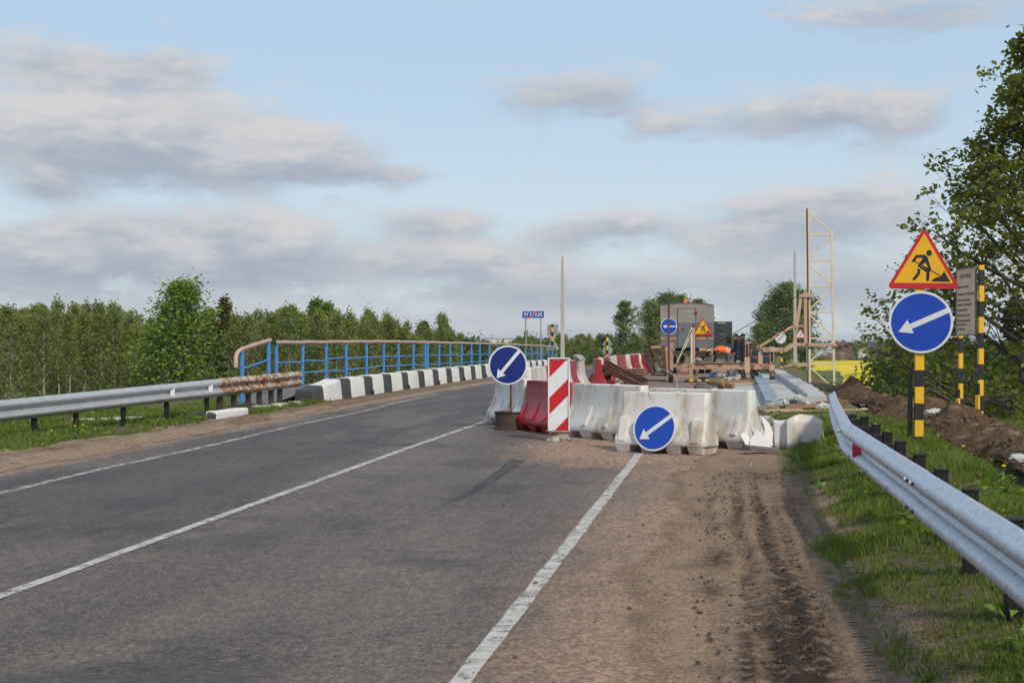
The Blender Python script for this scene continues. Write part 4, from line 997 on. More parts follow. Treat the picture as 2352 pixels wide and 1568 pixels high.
def lump(name, lab, cat, loc, d, mat, seed):
    o = MB().rock((0,0,0), d, random.Random(seed), .4).build(name, mat); o.location = loc; return tag(o, lab, cat)
FOIL = M('crumpled_white_sheet', (.55,.55,.54), (.30,.29,.28), 9, .5, .9, 14)
lump('crumpled_sheet', 'crumpled white sheeting lying behind the long white barrier', 'sheeting', (.40,24.8,.33), (.75,.6,.34), FOIL, 4)
lump('black_bag', 'black plastic sheet bundled beside the crumpled white sheeting', 'sheeting', (.86,24.6,.32), (.5,.4,.26), BLKP, 6)
lump('stone', 'brown stone at the foot of the crumpled white sheeting', 'stone', (.42,23.9,.28), (.34,.3,.18), M('brown_stone', (.27,.22,.17), (.2,.16,.12), 8, .9, .4), 8)
lump('crumpled_sheet', 'small ball of crumpled foil on the dark beam', 'sheeting', (1.02,30.3,.47), (.16,.14,.16), FOIL, 9)
lump('crumpled_sheet', 'crumpled foil lying on the thin pale batten', 'sheeting', (1.75,29.75,.42), (.32,.2,.16), FOIL, 10)
for k in range(16):
    x, y = RB_.uniform(.05,.9), RB_.uniform(22.2,30.5)
    tag(MB().rock((x,y,GZ(x,y)+.03),(RB_.uniform(.06,.16),)*2+(RB_.uniform(.05,.1),),RB_).build('stone', CONC if k % 2 else MATS['brown_stone']), 'loose stone on the ground between the barriers and the new slab', 'stone', 'loose stones behind the barriers')
# striped pole lying on the slab
a, b_ = at(1574,881,46.5), at(1704,872,48.5); a.z, b_.z = float(zr(a.y))+.14, float(zr(b_.y))+.16
c = (a+b_)/2; yaw = math.atan2(b_.y-a.y, b_.x-a.x)
o = MB().tube([(-(b_-a).length/2,0,0),((b_-a).length/2,0,0)], .035, 10).build('striped_pole', stripemat('stripes_pole', .40, .1, *YBZ, axis=0), None, True); o.location = c; o.rotation_euler = (0,0,yaw); tag(o, 'yellow and black striped pole lying on the slab before the machine', 'pole')

# ------------------------------------------------------------------ truck with box body
tq = at(1578,790,66.); TZ = float(zr(tq.y))
tr = thing('box_truck', 'grey works truck with windowless box body seen from behind', 'truck', (tq.x,tq.y,TZ), R(.6))
BOXG = M('beige_grey_panel', (.29,.265,.235), (.235,.215,.195), 2.2, .5, .08, 12, .1, [((.17,.12,.085), 2.6, .62, .76), ((.11,.075,.05), 12, .70, .76)])
BOXB = M('blue_grey_panel', (.155,.165,.185), (.125,.132,.148), 2.5, .5, .08, 12, .1, [((.12,.095,.07), 4, .64, .76)])
ORNG = M('orange_paint', (.72,.30,.02), (.62,.26,.02), 9, .5)
UND = M('grimy_chassis', (.035,.031,.028), (.06,.052,.045), 6, .85, .3)
W2, ZB, ZM, ZT = 1.23, 1.17, 2.36, 3.17
MB().box((0,1.9,(ZB+ZM)/2),(2*W2,3.8,ZM-ZB)).build('lower_body', BOXB, tr, bevel=.02)
ub = MB(); n = 8
for yy in (0.002,3.798):
    ub.v += [(-W2,yy,ZM+.002),(W2,yy,ZM+.002),(W2,yy,ZT)]+[(W2-2*W2*i/n,yy,ZT+.10*math.sin(math.pi*i/n)) for i in range(1,n)]+[(-W2,yy,ZT)]
k = n+3
ub.f = [list(range(k)), list(range(2*k-1,k-1,-1))]+[[i, i+k, (i+1) % k+k, (i+1) % k] for i in range(k)]; ub.m = [0]*len(ub.f)
ub.build('upper_body', BOXG, tr, fix=True)
rf = MB()
for i in range(n): 
    x0, x1 = W2-2*W2*i/n, W2-2*W2*(i+1)/n; rf.bar((x0,1.9,ZT+.01+.10*math.sin(math.pi*i/n)),(x1,1.9,ZT+.01+.10*math.sin(math.pi*(i+1)/n)),3.86,.025,up=(0,0,1))
rf.build('roof', BOXB, tr)
dr = MB().box((-.012,-.012,(ZB+.03+3.0)/2),(.80,.022,3.0-ZB-.03)).build('rear_door', BOXG, tr, bevel=.004)
MB().box((-.012,-.026,(ZB+.04+ZM)/2),(.795,.008,ZM-ZB-.05)).build('lower_panel', BOXB, dr)
for x in (-.425,.40): MB().box((x,-.014,2.1),(.02,.03,1.85)).build('door_post', RUST, dr)
MB().box((-.012,-.014,3.02),(.84,.03,.02)).build('door_head', RUST, dr)
MB().box((-.27,-.04,2.05),(.26,.03,.05)).build('handle', RUST, dr); MB().box((-.33,-.05,2.0),(.07,.04,.09)).build('lock', SGRY, dr)
MB().lathe([(.085,-.02),(.07,-.035),(.02,-.04)], 14, (.40,-.012,2.78), 'y').build('vent', RUST, tr, True)
for x0, x1 in ((-1.22,-1.02),(-.83,-.48),(-.40,-.18),(.46,.85),(1.0,1.2)): MB().box(((x0+x1)/2,-.012,1.62),(x1-x0,.012,.06)).build('yellow_stripe', ORNG, tr)
for x in (-.88,.88): 
    bp_ = MB().box((x,-.02,1.10),(.62,.04,.14)).build('marker_board', M('marker_white', (.5,.45,.38), (.42,.36,.3), 6, .6) if x < 0 else MATS['marker_white'], tr)
    for q in (-.22,-.02,.18): MB().prism([(x+q-.05,1.032),(x+q+.05,1.032),(x+q+.13,1.168),(x+q+.03,1.168)], -.044, -.03).build('stripe', ORNG, bp_)
MB().box((0,1.8,.92),(1.7,4.4,.26)).build('chassis', UND, tr); MB().box((.78,.25,.72),(.74,.1,.44)).build('mud_flap', M('dusty_flap', (.15,.135,.12), (.11,.1,.09), 5, .9), tr); MB().box((-.80,.25,.66),(.6,.03,.5)).build('mud_flap', UND, tr)
MB().box((0,.06,.99),(2.3,.1,.1)).build('rear_crossbar', UND, tr)
TYRE = M('tyre_rubber', (.020,.019,.019), (.034,.031,.029), 14, .85, .3)
def wheel(par, c, r, w, axis='x', hub=None):
    t_ = MB().lathe([(r*.55,-w/2),(r*.9,-w/2),(r,-w*.36),(r,w*.36),(r*.9,w/2),(r*.55,w/2)], 24, (0,0,0), axis, False).build('tyre', TYRE, par, True); t_.location = c
    h_ = MB().lathe([(r*.15,-w*.5),(r*.2,-w*.42),(r*.5,-w*.30),(r*.57,-w*.44),(r*.57,w*.4),(r*.2,w*.4)], 18, (0,0,0), axis).build('hub', hub or SGRY, t_, True); return t_
for x in (-.97,-.66,.66,.97): wheel(tr, (x,1.1,.47), .47, .26)
for x in (-.95,.95): wheel(tr, (x,5.0,.47), .47, .26)
MB().lathe([(.10,0),(.10,.04),(.085,.05),(.075,.17),(.05,.19)], 16, (-.08,.35,ZT+.11)).build('beacon', M('orange_beacon', (.80,.22,.02), None, 3, .25), tr, True)
MB().lathe([(.05,0),(.05,.13)], 10, (.66,.6,ZT+.02)).build('vent_pipe', BLKP, tr)
cb = MB().box((0,4.75,1.65),(2.3,1.7,1.5),None,.92).build('cab', M('cab_grey', (.2,.21,.22), None, 3, .4), tr, bevel=.08)
MB().box((0,5.05,2.06),(2.02,.9,.42)).build('cab_window', M('dark_glass', (.01,.012,.014), None, 3, .05), cb)
mr = MB().box((-1.37,4.0,2.22),(.13,.07,.31)).build('mirror', BLKP, tr, bevel=.02); MB().bar((-1.15,4.2,2.4),(-1.37,4.03,2.32),.03).build('mirror_arm', BLKP, mr)
od = MB().box((1.66,.95,1.55),(.84,.05,1.74)).build('side_door', M('dark_green_grey', (.030,.034,.036), (.045,.05,.05), 4, .55, .1, 20, 0, [((.11,.11,.10), 15, .72, .76)]), tr, bevel=.01)
MB().box((1.62,.91,1.82),(.30,.02,.025)).build('handle', SGRY, od); MB().box((1.93,.90,1.55),(.2,.05,.24)).build('bracket', BLKP, od); MB().box((1.6,.915,2.34),(.4,.012,.02)).build('scrape', SWHT, od)
# signs hung on the truck
def ontruck(x, z, y=-.05): v = Matrix.Rotation(R(.6),3,'Z') @ Vector((x,y,z)); return Vector((tq.x+v.x, tq.y+v.y, TZ+z))
q = ontruck(-.835,2.185,-.05); s9 = thing('arrow_sign', 'blue round sign with left pointing arrow hung on the truck', 'road sign', q, R(.6)); round_sign(s9, .385, (-.72,0), (.90,0), None, hw=.075, hd=.22, hl=.34)
q = ontruck(.735,1.765,-.055); s10 = thing('roadworks_sign', 'red and yellow roadworks triangle hung on the back of the truck', 'road sign', q, R(.6)); works_sign(s10, .93)

# ------------------------------------------------------------------ lifting platform machine with lattice mast
MX = lambda x: -3.996+.003451*x
MZ = lambda y: 4.14-.003386*y
MY = 50.5; GM = float(zr(MY))
mc = thing('lifting_machine', 'rusty beige lifting platform on wheels with a tall lattice mast', 'machine', (MX(1000),MY,GM))
PEACH = M('peach_paint', (.52,.34,.23), (.45,.285,.19), 3.2, .6, .12, 25, 0, [((.20,.085,.042), 4.5, .60, .68), ((.075,.045,.032), 9, .70, .75)])
PEACHR = M('peach_paint_worn', (.44,.28,.185), (.34,.205,.135), 4, .7, .2, 25, 0, [((.15,.065,.036), 3.0, .52, .62), ((.06,.038,.03), 8, .64, .72)])
CREAM = M('cream_paint', (.70,.60,.44), (.62,.51,.35), 3, .6, .1, 25, 0, [((.22,.10,.05), 7, .68, .74)])
def mbar(name, x0, y0, x1, y1, w, mat=PEACH, yy=0., dep=None, par=None):   # bar between two points of the machine's face
    dep = w if dep is None else dep
    a = Vector((MX(x0), MY+yy, MZ(y0))); b = Vector((MX(x1), MY+yy, MZ(y1)))
    o = MB().bar(a, b, dep, w, up=(0,1,0)).build(name, mat, None, bevel=.008)
    if par is None: return under(o, mc)
    o.parent = par; return o
def mrect(name, x0, x1, y0, y1, mat=PEACH, yy=0., dep=.12, par=None, bev=.008):
    o = MB().box(((MX(x0)+MX(x1))/2, MY+yy, (MZ(y0)+MZ(y1))/2), (abs(MX(x1)-MX(x0)), dep, abs(MZ(y0)-MZ(y1)))).build(name, mat, None, bevel=bev)
    if par is None: return under(o, mc)
    o.parent = par; return o
mrect('main_beam', 685, 1492, 932, 984, PEACHR, 0, .16); mrect('main_beam', 527, 1492, 922, 972, PEACHR, 1.1, .14)
mrect('cross_beam', 529, 700, 930, 966, PEACHR, .02, .12)
for x in (540,900,1240,1470): o = MB().box((MX(x),MY+.55,MZ(948)),(.1,.95,.11)).build('cross_member', PEACHR); under(o, mc)
dk = MB()
for i in range(9): dk.box((MX(760+i*60),MY+.55,MZ(921)+.012),(.19,1.25,.025))
under(dk.build('deck_boards', WOODP), mc)
lc = mrect('left_column', 490, 527, 705, 1003, PEACHR, 0, .13)
mrect('sleeve', 470, 489, 700, 985, DRUST, .05, .08)
under(MB().tube([(MX(480),MY-.02,MZ(990)),(MX(480),MY-.02,MZ(290))], .034, 10).build('jack_rod', RUST, None, True), mc)
under(MB().tube([(MX(480)+.062*math.cos(a),MY-.02,MZ(272)+.062*math.sin(a)) for a in [q*math.pi/8 for q in range(17)]], .012, 6).build('lifting_eye', DRUST, None, True), mc)
w1 = wheel(None, (MX(501),MY,GM+.215), .215, .16); under(w1, mc)
mrect('grille_box', 575, 690, 975, 1075, PEACHR, .1, .35, bev=.02)
for i in range(6): mbar('grille_slot', 592+i*17, 1000, 602+i*17, 1040, .022, SBLK, -.082, .012)
mrect('front_leg', 685, 728, 932, 1080, PEACHR, -.02, .14); mrect('front_leg', 728, 756, 985, 1075, PEACHR, .2, .14)
mrect('a_frame_post', 703, 722, 545, 924, CREAM, 0, .07); mrect('a_frame_post', 727, 747, 535, 924, PEACH, .02, .06)
mbar('strut', 718, 545, 565, 922, .035, CREAM, -.05); mbar('strut', 735, 560, 640, 775, .03, CREAM, -.09)
under(MB().lathe([(.055,-.05),(.055,.05)], 14, (MX(728),MY,MZ(533)), 'y').build('pulley', RUST, None, True), mc)
ck = MB()
for i in range(9): 
    x, y = 720-i*4, 575+i*9; ck.tube([(MX(x)+.022*math.cos(a)*(1 if i % 2 else .35),MY-.1+.02*math.sin(a)*(0 if i % 2 else 1),MZ(y)+.03*math.sin(a)) for a in [q*math.pi/3 for q in range(7)]], .006, 5)
under(ck.build('chain', DRUST, None), mc)
fl = MB().lathe([(.15,.0),(.155,-.02),(.135,-.03),(.125,.0),(.12,.5)], 22, (MX(605),MY+.55,MZ(870)), 'y').build('pipe_mouth', M('pipe_paint', (.30,.26,.19), (.22,.18,.13), 7, .7), None, True); under(fl, mc)
MB().lathe([(.112,-.035),(.112,.2)], 18, (MX(605),MY+.55,MZ(870)), 'y').build('pipe_bore', SBLK, fl)
mrect('pipe_housing', 562, 660, 822, 925, PEACHR, .72, .2)
# wheel columns
mrect('wheel_column', 1245, 1300, 860, 1000, PEACH, -.02, .14); mrect('jack_tube', 1252, 1290, 700, 862, PEACHR, -.02, .10); mrect('jack_tube', 1290, 1312, 690, 930, RUST, .12, .08)
mrect('jack_cap', 1246, 1312, 696, 712, PEACH, .02, .16); under(MB().lathe([(.03,0),(.03,.07)], 8, (MX(1290),MY,MZ(690))).build('jack_nut', BLKP), mc)
fk = MB(); fk.v = [(MX(x),MY+yy,MZ(y)) for yy in (-.13,-.09) for x, y in ((1247,985),(1302,985),(1290,1062),(1278,1070),(1266,1062))]
fk.f = [[0,1,2,3,4],[9,8,7,6,5]]+[[i,i+5,(i+1) % 5+5,(i+1) % 5] for i in range(5)]; fk.m = [0]*7
under(fk.build('fork', PEACH, None, fix=True), mc)
hubg = M('wheel_hub_grey', (.20,.185,.165), (.14,.13,.115), 9, .6)
w2 = wheel(None, (MX(1277),MY,MZ(1055)), .232, .13, 'y', hubg); under(w2, mc); w2.rotation_euler = (0,0,R(8))
w3 = wheel(None, (MX(1325),MY+.55,MZ(1048)), .232, .13, 'y', hubg); under(w3, mc); w3.rotation_euler = (0,0,R(-14))
mrect('wheel_column', 1492, 1548, 930, 1000, PEACH, -.02, .14); mrect('jack_tube', 1498, 1542, 752, 932, PEACHR, -.02, .11); mrect('jack_slot', 1507, 1530, 770, 900, SBLK, -.082, .02); mrect('wheel_leg', 1494, 1540, 1000, 1052, PEACHR, -.02, .10)
mrect('jack_slot', 1262, 1282, 720, 850, SBLK, -.078, .02); mrect('jack_cap', 1494, 1548, 748, 762, PEACH, -.02, .15)
w4 = wheel(None, (MX(1512),MY-.02,MZ(1092)), .155, .115, 'x', hubg); under(w4, mc); w5 = wheel(None, (MX(1540),MY+.4,MZ(1078)), .155, .09, 'x', hubg); under(w5, mc)
mrect('rear_leg', 1544, 1553, 770, 1080, RUST, .4, .04)
# upper frame
mrect('upright', 1382, 1426, 755, 932, PEACH, .05, .14); ar = mrect('lettered_arm', 1426, 1658, 756, 802, PEACH, -.03, .16)
mbar('cranked_arm', 1650, 782, 1722, 728, .165, PEACH, -.03); mrect('top_beam', 1715, 2155, 710, 744, PEACH, -.03, .13)
mbar('diagonal_boom', 1392, 748, 1752, 520, .085, PEACH, -.10); mrect('gusset', 1366, 1420, 735, 770, PEACH, -.10, .05); mrect('gusset', 1725, 1775, 492, 556, PEACH, -.10, .05)
for x, y in ((1393,748),(1727,520),(1640,580),(1515,660),(1578,622)): under(MB().lathe([(.03,-.02),(.03,.03)], 10, (MX(x),MY-.15,MZ(y)), 'y').build('pin', RUST), mc)
mbar('mast_post', 1742, 708, 1808, 235, .11, PEACH, 0); mrect('mast_post', 1836, 1868, 238, 708, PEACH, 0, .10); mrect('tie_bar', 1785, 1838, 526, 546, PEACH, 0, .06)
mrect('head_beam', 1790, 1912, 207, 242, PEACH, -.02, .14); under(MB().lathe([(.075,-.05),(.075,.05)], 18, (MX(1850),MY-.02,MZ(198)), 'y').build('head_sheave', PEACH, None, True), mc)
under(MB().tube([(MX(735),MY-.03,MZ(852)),(MX(1300),MY-.02,MZ(512)),(MX(1800),MY-.02,MZ(212)),(MX(1850),MY-.02,MZ(178))], .013, 6).build('cable', BLKP, None, True), mc)
under(MB().tube([(MX(1874),MY,MZ(215)),(MX(1876),MY,MZ(1230))], .012, 5).build('cable', BLKP, None, True), mc)
under(MB().tube([(MX(1868)+.05*math.cos(a),MY-.11,MZ(724)+.028*math.sin(a)) for a in [q*math.pi/5 for q in range(11)]], .009, 5).build('shackle', DRUST), mc)
Vx = lambda x: (x-1435.5)/.2198; Vy = lambda y: (y-631.6)/.2198
CL, CR = 1850.5, 1901
ms_ = mbar('mast_chord', Vx(1848.5), Vy(484), Vx(1852.5), Vy(891), .085, CREAM, .06)
mbar('mast_guide', Vx(1845.8), Vy(484), Vx(1849), Vy(789), .055, RUST, -.0)
mbar('mast_chord', Vx(1899.5), Vy(536), Vx(1905.5), Vy(903), .08, CREAM, .06)
lx = lambda y: 1848.5+(y-484)*.0098; rx_ = lambda y: 1899.5+(y-536)*.0163
for y in (542.8,601.8,659.5,718,776.8,835,893.8): mbar('mast_rung', Vx(lx(y)), Vy(y), Vx(rx_(y)), Vy(y), .055, CREAM, .06)
for ya, yb, s_ in ((492,540,1),(547,598,-1),(611,657,1),(662,713,-1),(723,775,1),(784,829,-1),(842,891,1),(897,918,-1)):
    if s_ > 0: mbar('mast_diagonal', Vx(lx(ya)), Vy(ya), Vx(rx_(yb)), Vy(yb), .052, CREAM, .065)
    else: mbar('mast_diagonal', Vx(rx_(ya)), Vy(ya), Vx(lx(yb) if yb < 900 else 1884), Vy(yb), .052, CREAM, .065)
for s_, x0, w_ in (('ПП',1450,42),('1-7-П',1562,66)):
    me = text(s_, .13, BLKP, w=w_*.00345); o = child(None, me, 'lettering', ar); o.rotation_euler = (R(90),0,0); o.location = (MX(x0), MY-.115, MZ(795))
lump('concrete_block', 'grey lump of concrete resting on the machine deck', 'stone', (MX(775),MY+.25,MZ(892)+.01), (.36,.35,.23), CONC, 21)
o = MB().rock((0,0,0),(.2,.2,.07),random.Random(2)).build('flat_stone', CONC); o.location = (MX(1185),MY+.2,MZ(921)+.06); tag(o, 'flat pale stone lying on the machine deck', 'stone')
# loose cable curling from the machine foot down to the barrier
tag(MB().tube([at(1512,846,50),at(1530,850,49.5),at(1552,865,49),at(1556,880,46),at(1551,905,30.)+Vector((0,0,0)),at(1549,912,24)], .008, 5).build('wire', SWHT, None, True), 'thin pale wire curling down from the machine towards the front barriers', 'wire')

# ------------------------------------------------------------------ trestle, rail pile, pallets, crate, bucket
ts = thing('trestle', 'rusty steel trestle with planks standing left of the machine', 'trestle', (MX(365),MY+1.6,GM))
TX = lambda x: MX(x)*1.03-.02*0; TY = MY+1.6
def tbar(name, x0, y0, x1, y1, w, mat, yy): 
    o = MB().bar((TX(x0),TY+yy,MZ(y0)-.01),(TX(x1),TY+yy,MZ(y1)-.01), w, w, up=(0,1,0)).build(name, mat, None, bevel=.006); return under(o, ts)
for yy in (0,.7):
    tbar('post', 296, 740, 312, 1050, .10, RUST, yy); tbar('post', 416, 732, 445, 1050, .11, RUST, yy); tbar('brace', 300, 760, 425, 1025, .075, RUST, yy-.09); tbar('rail', 285, 800, 445, 800, .07, DRUST, yy+.02)
tbar('plank', 300, 753, 398, 748, .085, WOODL, -.05); tbar('plank', 448, 748, 470, 1030, .075, WOODL, .1); tbar('foot_plate', 290, 1052, 455, 1056, .05, DRUST, .3)
o = MB().box((TX(360),TY+.35,GM+.02),(.6,.9,.03)).build('base_sheet', BLKP); under(o, ts)
pr = at(1426,870,43.); pz = float(zr(pr.y))
RUSTV = M('rust_varied', (.20,.085,.050), (.10,.045,.030), 9, .8, .4, 60, .1, [((.30,.15,.09), 14, .58, .68)], rnd=.5)
for k in range(8):
    r_ = RB_; ly = k//4; j = k % 4; a = Vector((pr.x-.55+.12*ly+.07*r_.random()-.04*j, pr.y-.55+.27*j+.1*ly, pz+.66+.13*ly-.04*j)); b = Vector((pr.x+.56+.2*r_.random()+.10*ly, pr.y-.85+.27*j+.1*ly, pz+.05+.13*ly+.04*r_.random()))
    t_ = thing('rusty_rail', '%s rusty rail, counted from the near side of the leaning pile' % ordn[k], 'steel rail', (a+b)/2, group='pile of rusty rails'); c = (a+b)/2
    MB().bar(a-c, b-c, .075, .02).build('flange', RUSTV, t_); MB().bar(a-c+Vector((0,.0,.05)), b-c+Vector((0,0,.05)), .016, .09).build('web', DRUST, t_); MB().bar(a-c+Vector((0,0,.1)), b-c+Vector((0,0,.1)), .05, .018).build('head', RUSTV, t_)
for k in range(5):
    a = Vector((pr.x-.72+.05*k, pr.y-.55+.2*k, pz+.02)); b = a+Vector((.3,.0,.70))
    tag(MB().bar(a, b, .018, .12).build('perforated_plate', RUST), '%s upright rusty plate, counted from the near side of the rail pile' % ordn[k], 'steel plate', 'plates under the rusty rails')
pq = at(1457,866,47.5); pqz = float(zr(pq.y))
bt = MB().box((0,0,.012),(.72,.9,.02)).box((0,0,.075),(.72,.9,.016)).mesh('deck', WOODP); sl_m = MB().box((0,0,.044),(.025,.88,.044)).mesh('slat', WOODP)
for k in range(6):
    t_ = thing('slatted_pallet', '%s of the stacked brown slatted pallets behind the rusty rails' % ['lowest','second lowest','third lowest','fourth from the ground','second from the top','topmost'][k], 'pallet', (pq.x+RB_.uniform(-.02,.02), pq.y+.4, pqz+.087*k+.01), R(RB_.uniform(-4,4)), 'stack of slatted pallets')
    child(None, bt, 'deck', t_)
    for i in range(12): o = child(None, sl_m, 'slat', t_); o.location = (-.34+.062*i,0,0)
bc = at(1638,852,57.); bcz = float(zr(bc.y))
t_ = thing('blue_crate', 'blue plastic crate on the slab behind the machine', 'crate', (bc.x,bc.y,bcz)); BCM = M('blue_crate_plastic', (.03,.20,.42), (.035,.22,.45), 4, .45)
for x in (-.17,.17): MB().box((x,0,.10),(.015,.26,.2)).build('side', BCM, t_)
for y in (-.13,.13): MB().box((0,y,.10),(.324,.015,.2)).build('side', BCM, t_)
MB().box((0,0,.008),(.32,.24,.012)).build('base', BCM, t_)
for z in (.06,.13): MB().box((0,-.139,z),(.26,.006,.03)).build('slot', SBLK, t_)
q = at(1685,861,57.); t_ = thing('bucket', 'tipped grey bucket on the ground beside the workers', 'bucket', (q.x,q.y,float(zr(q.y))+.12), rot=(R(80),0,R(30)))
MB().lathe([(.10,-.13),(.135,.15),(.142,.155),(.128,.14),(.095,-.12)], 18).build('pail', SGRY, t_, True); MB().tube([(-.13*math.cos(a),0.02,.15+.13*math.sin(a)) for a in [k*math.pi/8 for k in range(9)]], .006, 5).build('handle', SGRY, t_)
for k, (x, y, sz) in enumerate(((1652,852,.3),(1660,856,.24),(1646,858,.2),(1694,866,.22),(1656,866,.2))):
    q = at(x, y, 56.); lump('stone', 'broken lump of concrete beside the bending worker', 'stone', (q.x,q.y,float(zr(q.y))+sz*.3), (sz*1.2,sz,sz*.8), CONC, 30+k)['group'] = 'lumps around the workers'
cu = MB().tube([(1.1+.34*math.cos(a*1.1)*(1+.1*math.sin(a*2.3)), 59+.9*math.sin(a)+.05*a, float(zr(59))+.14+.14*abs(math.sin(a*.7))+.008*a) for a in np.linspace(0,22,90)], .025, 6).build('hose', BLKP, None, True); tag(cu, 'tangle of black hose on the new footway behind the machine', 'hose')
for k in range(5):
    plank((3.0+.1*k,92+.5*k,.28+.03*k),(5.0-.15*k,92.6+.3*k,.34+.04*k), .16,.05, '%s board, counted from the near side, at the right concrete pole' % ordn[k], WOODL, 'boards at the right concrete pole')
# car parked far behind
cq = at(1752,790,118.); t_ = thing('parked_car', 'dark car parked far behind the machine, seen from behind', 'car', (cq.x,cq.y,GZ(cq.x,cq.y)), R(10))
CARM = M('dark_car_paint', (.03,.034,.04), None, 3, .25, 0, metal=.3)
MB().box((0,2.1,.55),(1.7,4.2,.6),None,.96).build('body', CARM, t_, bevel=.1); MB().box((0,2.3,1.08),(1.5,2.4,.5),None,.82,.72).build('cabin', MATS['dark_glass'], t_, bevel=.06)
for x in (-.66,.66): MB().box((x,-.01,.68),(.26,.04,.14)).build('tail_light', SRED, t_)
for x in (-.78,.78):
    for y in (.8,3.4): wheel(t_, (x,y,.31), .31, .18)
# ------------------------------------------------------------------ people
SKIN = M('skin', (.42,.235,.165), (.36,.19,.13), 8, .55)
NAVY = M('navy_knit', (.010,.012,.020), (.017,.019,.028), 25, .85)
JEAN = M('blue_work_trousers', (.045,.065,.105), (.075,.095,.135), 14, .85)
DARKT = M('dark_trousers', (.016,.016,.020), (.026,.025,.028), 14, .85)
BOOT = M('boots', (.03,.022,.016), None, 8, .7)
HAIR = M('dark_hair', (.022,.016,.012), None, 20, .8)
ORV = M('orange_vest', (.86,.14,.012), (.78,.12,.012), 10, .6)
REFL = M('reflective_tape', (.50,.51,.52), None, 10, .35)
def person(label, loc, rz, J, mats, hair=None, cap=False, bald=False):
    """J: joints in the person's own frame, facing -y; body grown from a skin skeleton"""
    V, E_, Rr, T = [], [], [], []
    def v(p, r): V.append(p); Rr.append(r); return len(V)-1
    def chain(start, pts, tg):
        a = start
        for p, r in pts: b = v(p, r); E_.append((a, b)); T.append(tg); a = b
        return a
    pel = v(J['pelvis'], .135)
    che = chain(pel, [(J['waist'], .125), (J['chest'], .150)], 'top')
    nek = chain(che, [(J['neck'], .062)], 'top')
    hd = Vector(J['head']); up = (hd-Vector(J['neck'])).normalized(); f = Vector(J.get('face', (0,-1,0))).normalized()
    a = chain(nek, [(tuple(hd-up*.03+f*.02), .082), (tuple(hd+up*.06), .080)], 'skin')
    chain(a-1, [(tuple(hd-up*.02+f*.108), .016)], 'skin')
    for s in ('L', 'R'):
        sh, elb, wr = J['sh'+s], J['el'+s], J['wr'+s]
        e = chain(che, [(sh, .068), (elb, .048), (wr, .034)], 'top')
        d = (Vector(wr)-Vector(elb)).normalized(); o1 = d.cross(f).normalized() if d.cross(f).length > .1 else Vector((1,0,0)); o2 = d.cross(o1)
        pm = chain(e, [(tuple(Vector(wr)+d*.07), .034)], 'skin')
        for k in range(4):
            q = Vector(wr)+d*.085+o1*(-.030+.02*k); ln = (.06,.075,.07,.052)[k]
            chain(pm, [(tuple(q+d*.02), .010), (tuple(q+d*ln+o2*.012), .009), (tuple(q+d*(ln+.022)+o2*.030), .008)], 'skin')
        q = Vector(wr)+d*.03+o1*.036; chain(e, [(tuple(q), .012), (tuple(q+o1*.022+d*.035), .010)], 'skin')
        hp, kn, an = J['hp'+s], J['kn'+s], J['an'+s]
        e = chain(pel, [(hp, .100), (kn, .068), (an, .050)], 'leg')
        chain(e, [(tuple(Vector(an)+Vector((0,-.02,-.055))), .048), (tuple(Vector(an)+f_flat(f)*.15+Vector((0,0,-.065))), .038)], 'foot')
    me = bpy.data.meshes.new('sk'); me.from_pydata(V, E_, []); ob = bpy.data.objects.new('sk', me); COL.objects.link(ob)
    ob.modifiers.new('skin', 'SKIN').use_smooth_shade = True
    lay = me.skin_vertices[0].data if me.skin_vertices else None
    if lay is None:
        bm = bmesh.new(); bm.from_mesh(me); bm.verts.layers.skin.verify(); bm.to_mesh(me); bm.free(); lay = me.skin_vertices[0].data
    for i, r in enumerate(Rr): lay[i].radius = (r, r); lay[i].use_root = (i == 0)
    ob.modifiers.new('sub', 'SUBSURF').levels = 1
    dg = bpy.context.evaluated_depsgraph_get(); dg.update()
    m2 = bpy.data.meshes.new_from_object(ob.evaluated_get(dg)); bpy.data.objects.remove(ob)
    m2.materials.clear()
    order = ['top', 'skin', 'leg', 'foot']
    for k in order: m2.materials.append(mats[k])
    A = np.array([V[a] for a, b in E_], float); B = np.array([V[b] for a, b in E_], float); rad = np.array([(Rr[a]+Rr[b])/2 for a, b in E_])
    cen = np.array([p.center[:] for p in m2.polygons], float)
    d = B-A; L2 = (d*d).sum(1)+1e-9
    tt = np.clip(((cen[:,None,:]-A[None])*d[None]).sum(2)/L2[None], 0, 1)
    dist = np.linalg.norm(cen[:,None,:]-(A[None]+tt[...,None]*d[None]), axis=2)-rad[None]*.6
    idx = [order.index(T[k]) for k in dist.argmin(1)]
    m2.polygons.foreach_set('material_index', idx); m2.polygons.foreach_set('use_smooth', [True]*len(idx))
    t_ = thing('person', label, 'person', loc, rz)
    body = child(None, m2, 'body', t_)
    # hair or cap: an open shell over the skull; ears and eyes
    hm = MB(); n = 12
    side = up.cross(f).normalized(); r0 = .104
    rows = [(.02,1.0),(.055,.98),(.09,.78),(.118,.42),(.128,.05)] if not bald else [(-.03,1.0),(.005,1.02),(.03,1.0)]
    for hgt, q in rows:
        for k in range(n):
            a = 2*math.pi*k/n; rr = r0*q*(1.0 if cap else .98); back = -.012
            drop = -.045*(math.cos(a) < -.2) if hgt < .03 else 0
            if bald and math.cos(a) > .2: rr *= .9
            hm.v.append(tuple(hd+up*(hgt+drop)+f*(math.cos(a)*rr*1.08+back)+side*math.sin(a)*rr))
    for i in range(len(rows)-1):
        for k in range(n): k2 = (k+1) % n; hm.f.append([i*n+k, i*n+k2, (i+1)*n+k2, (i+1)*n+k])
    hm.f.append([(len(rows)-1)*n+k for k in range(n)]); hm.m = [0]*len(hm.f)
    hm.build('cap' if cap else 'hair', NAVY if cap else HAIR, t_, 'all')
    er = MB()
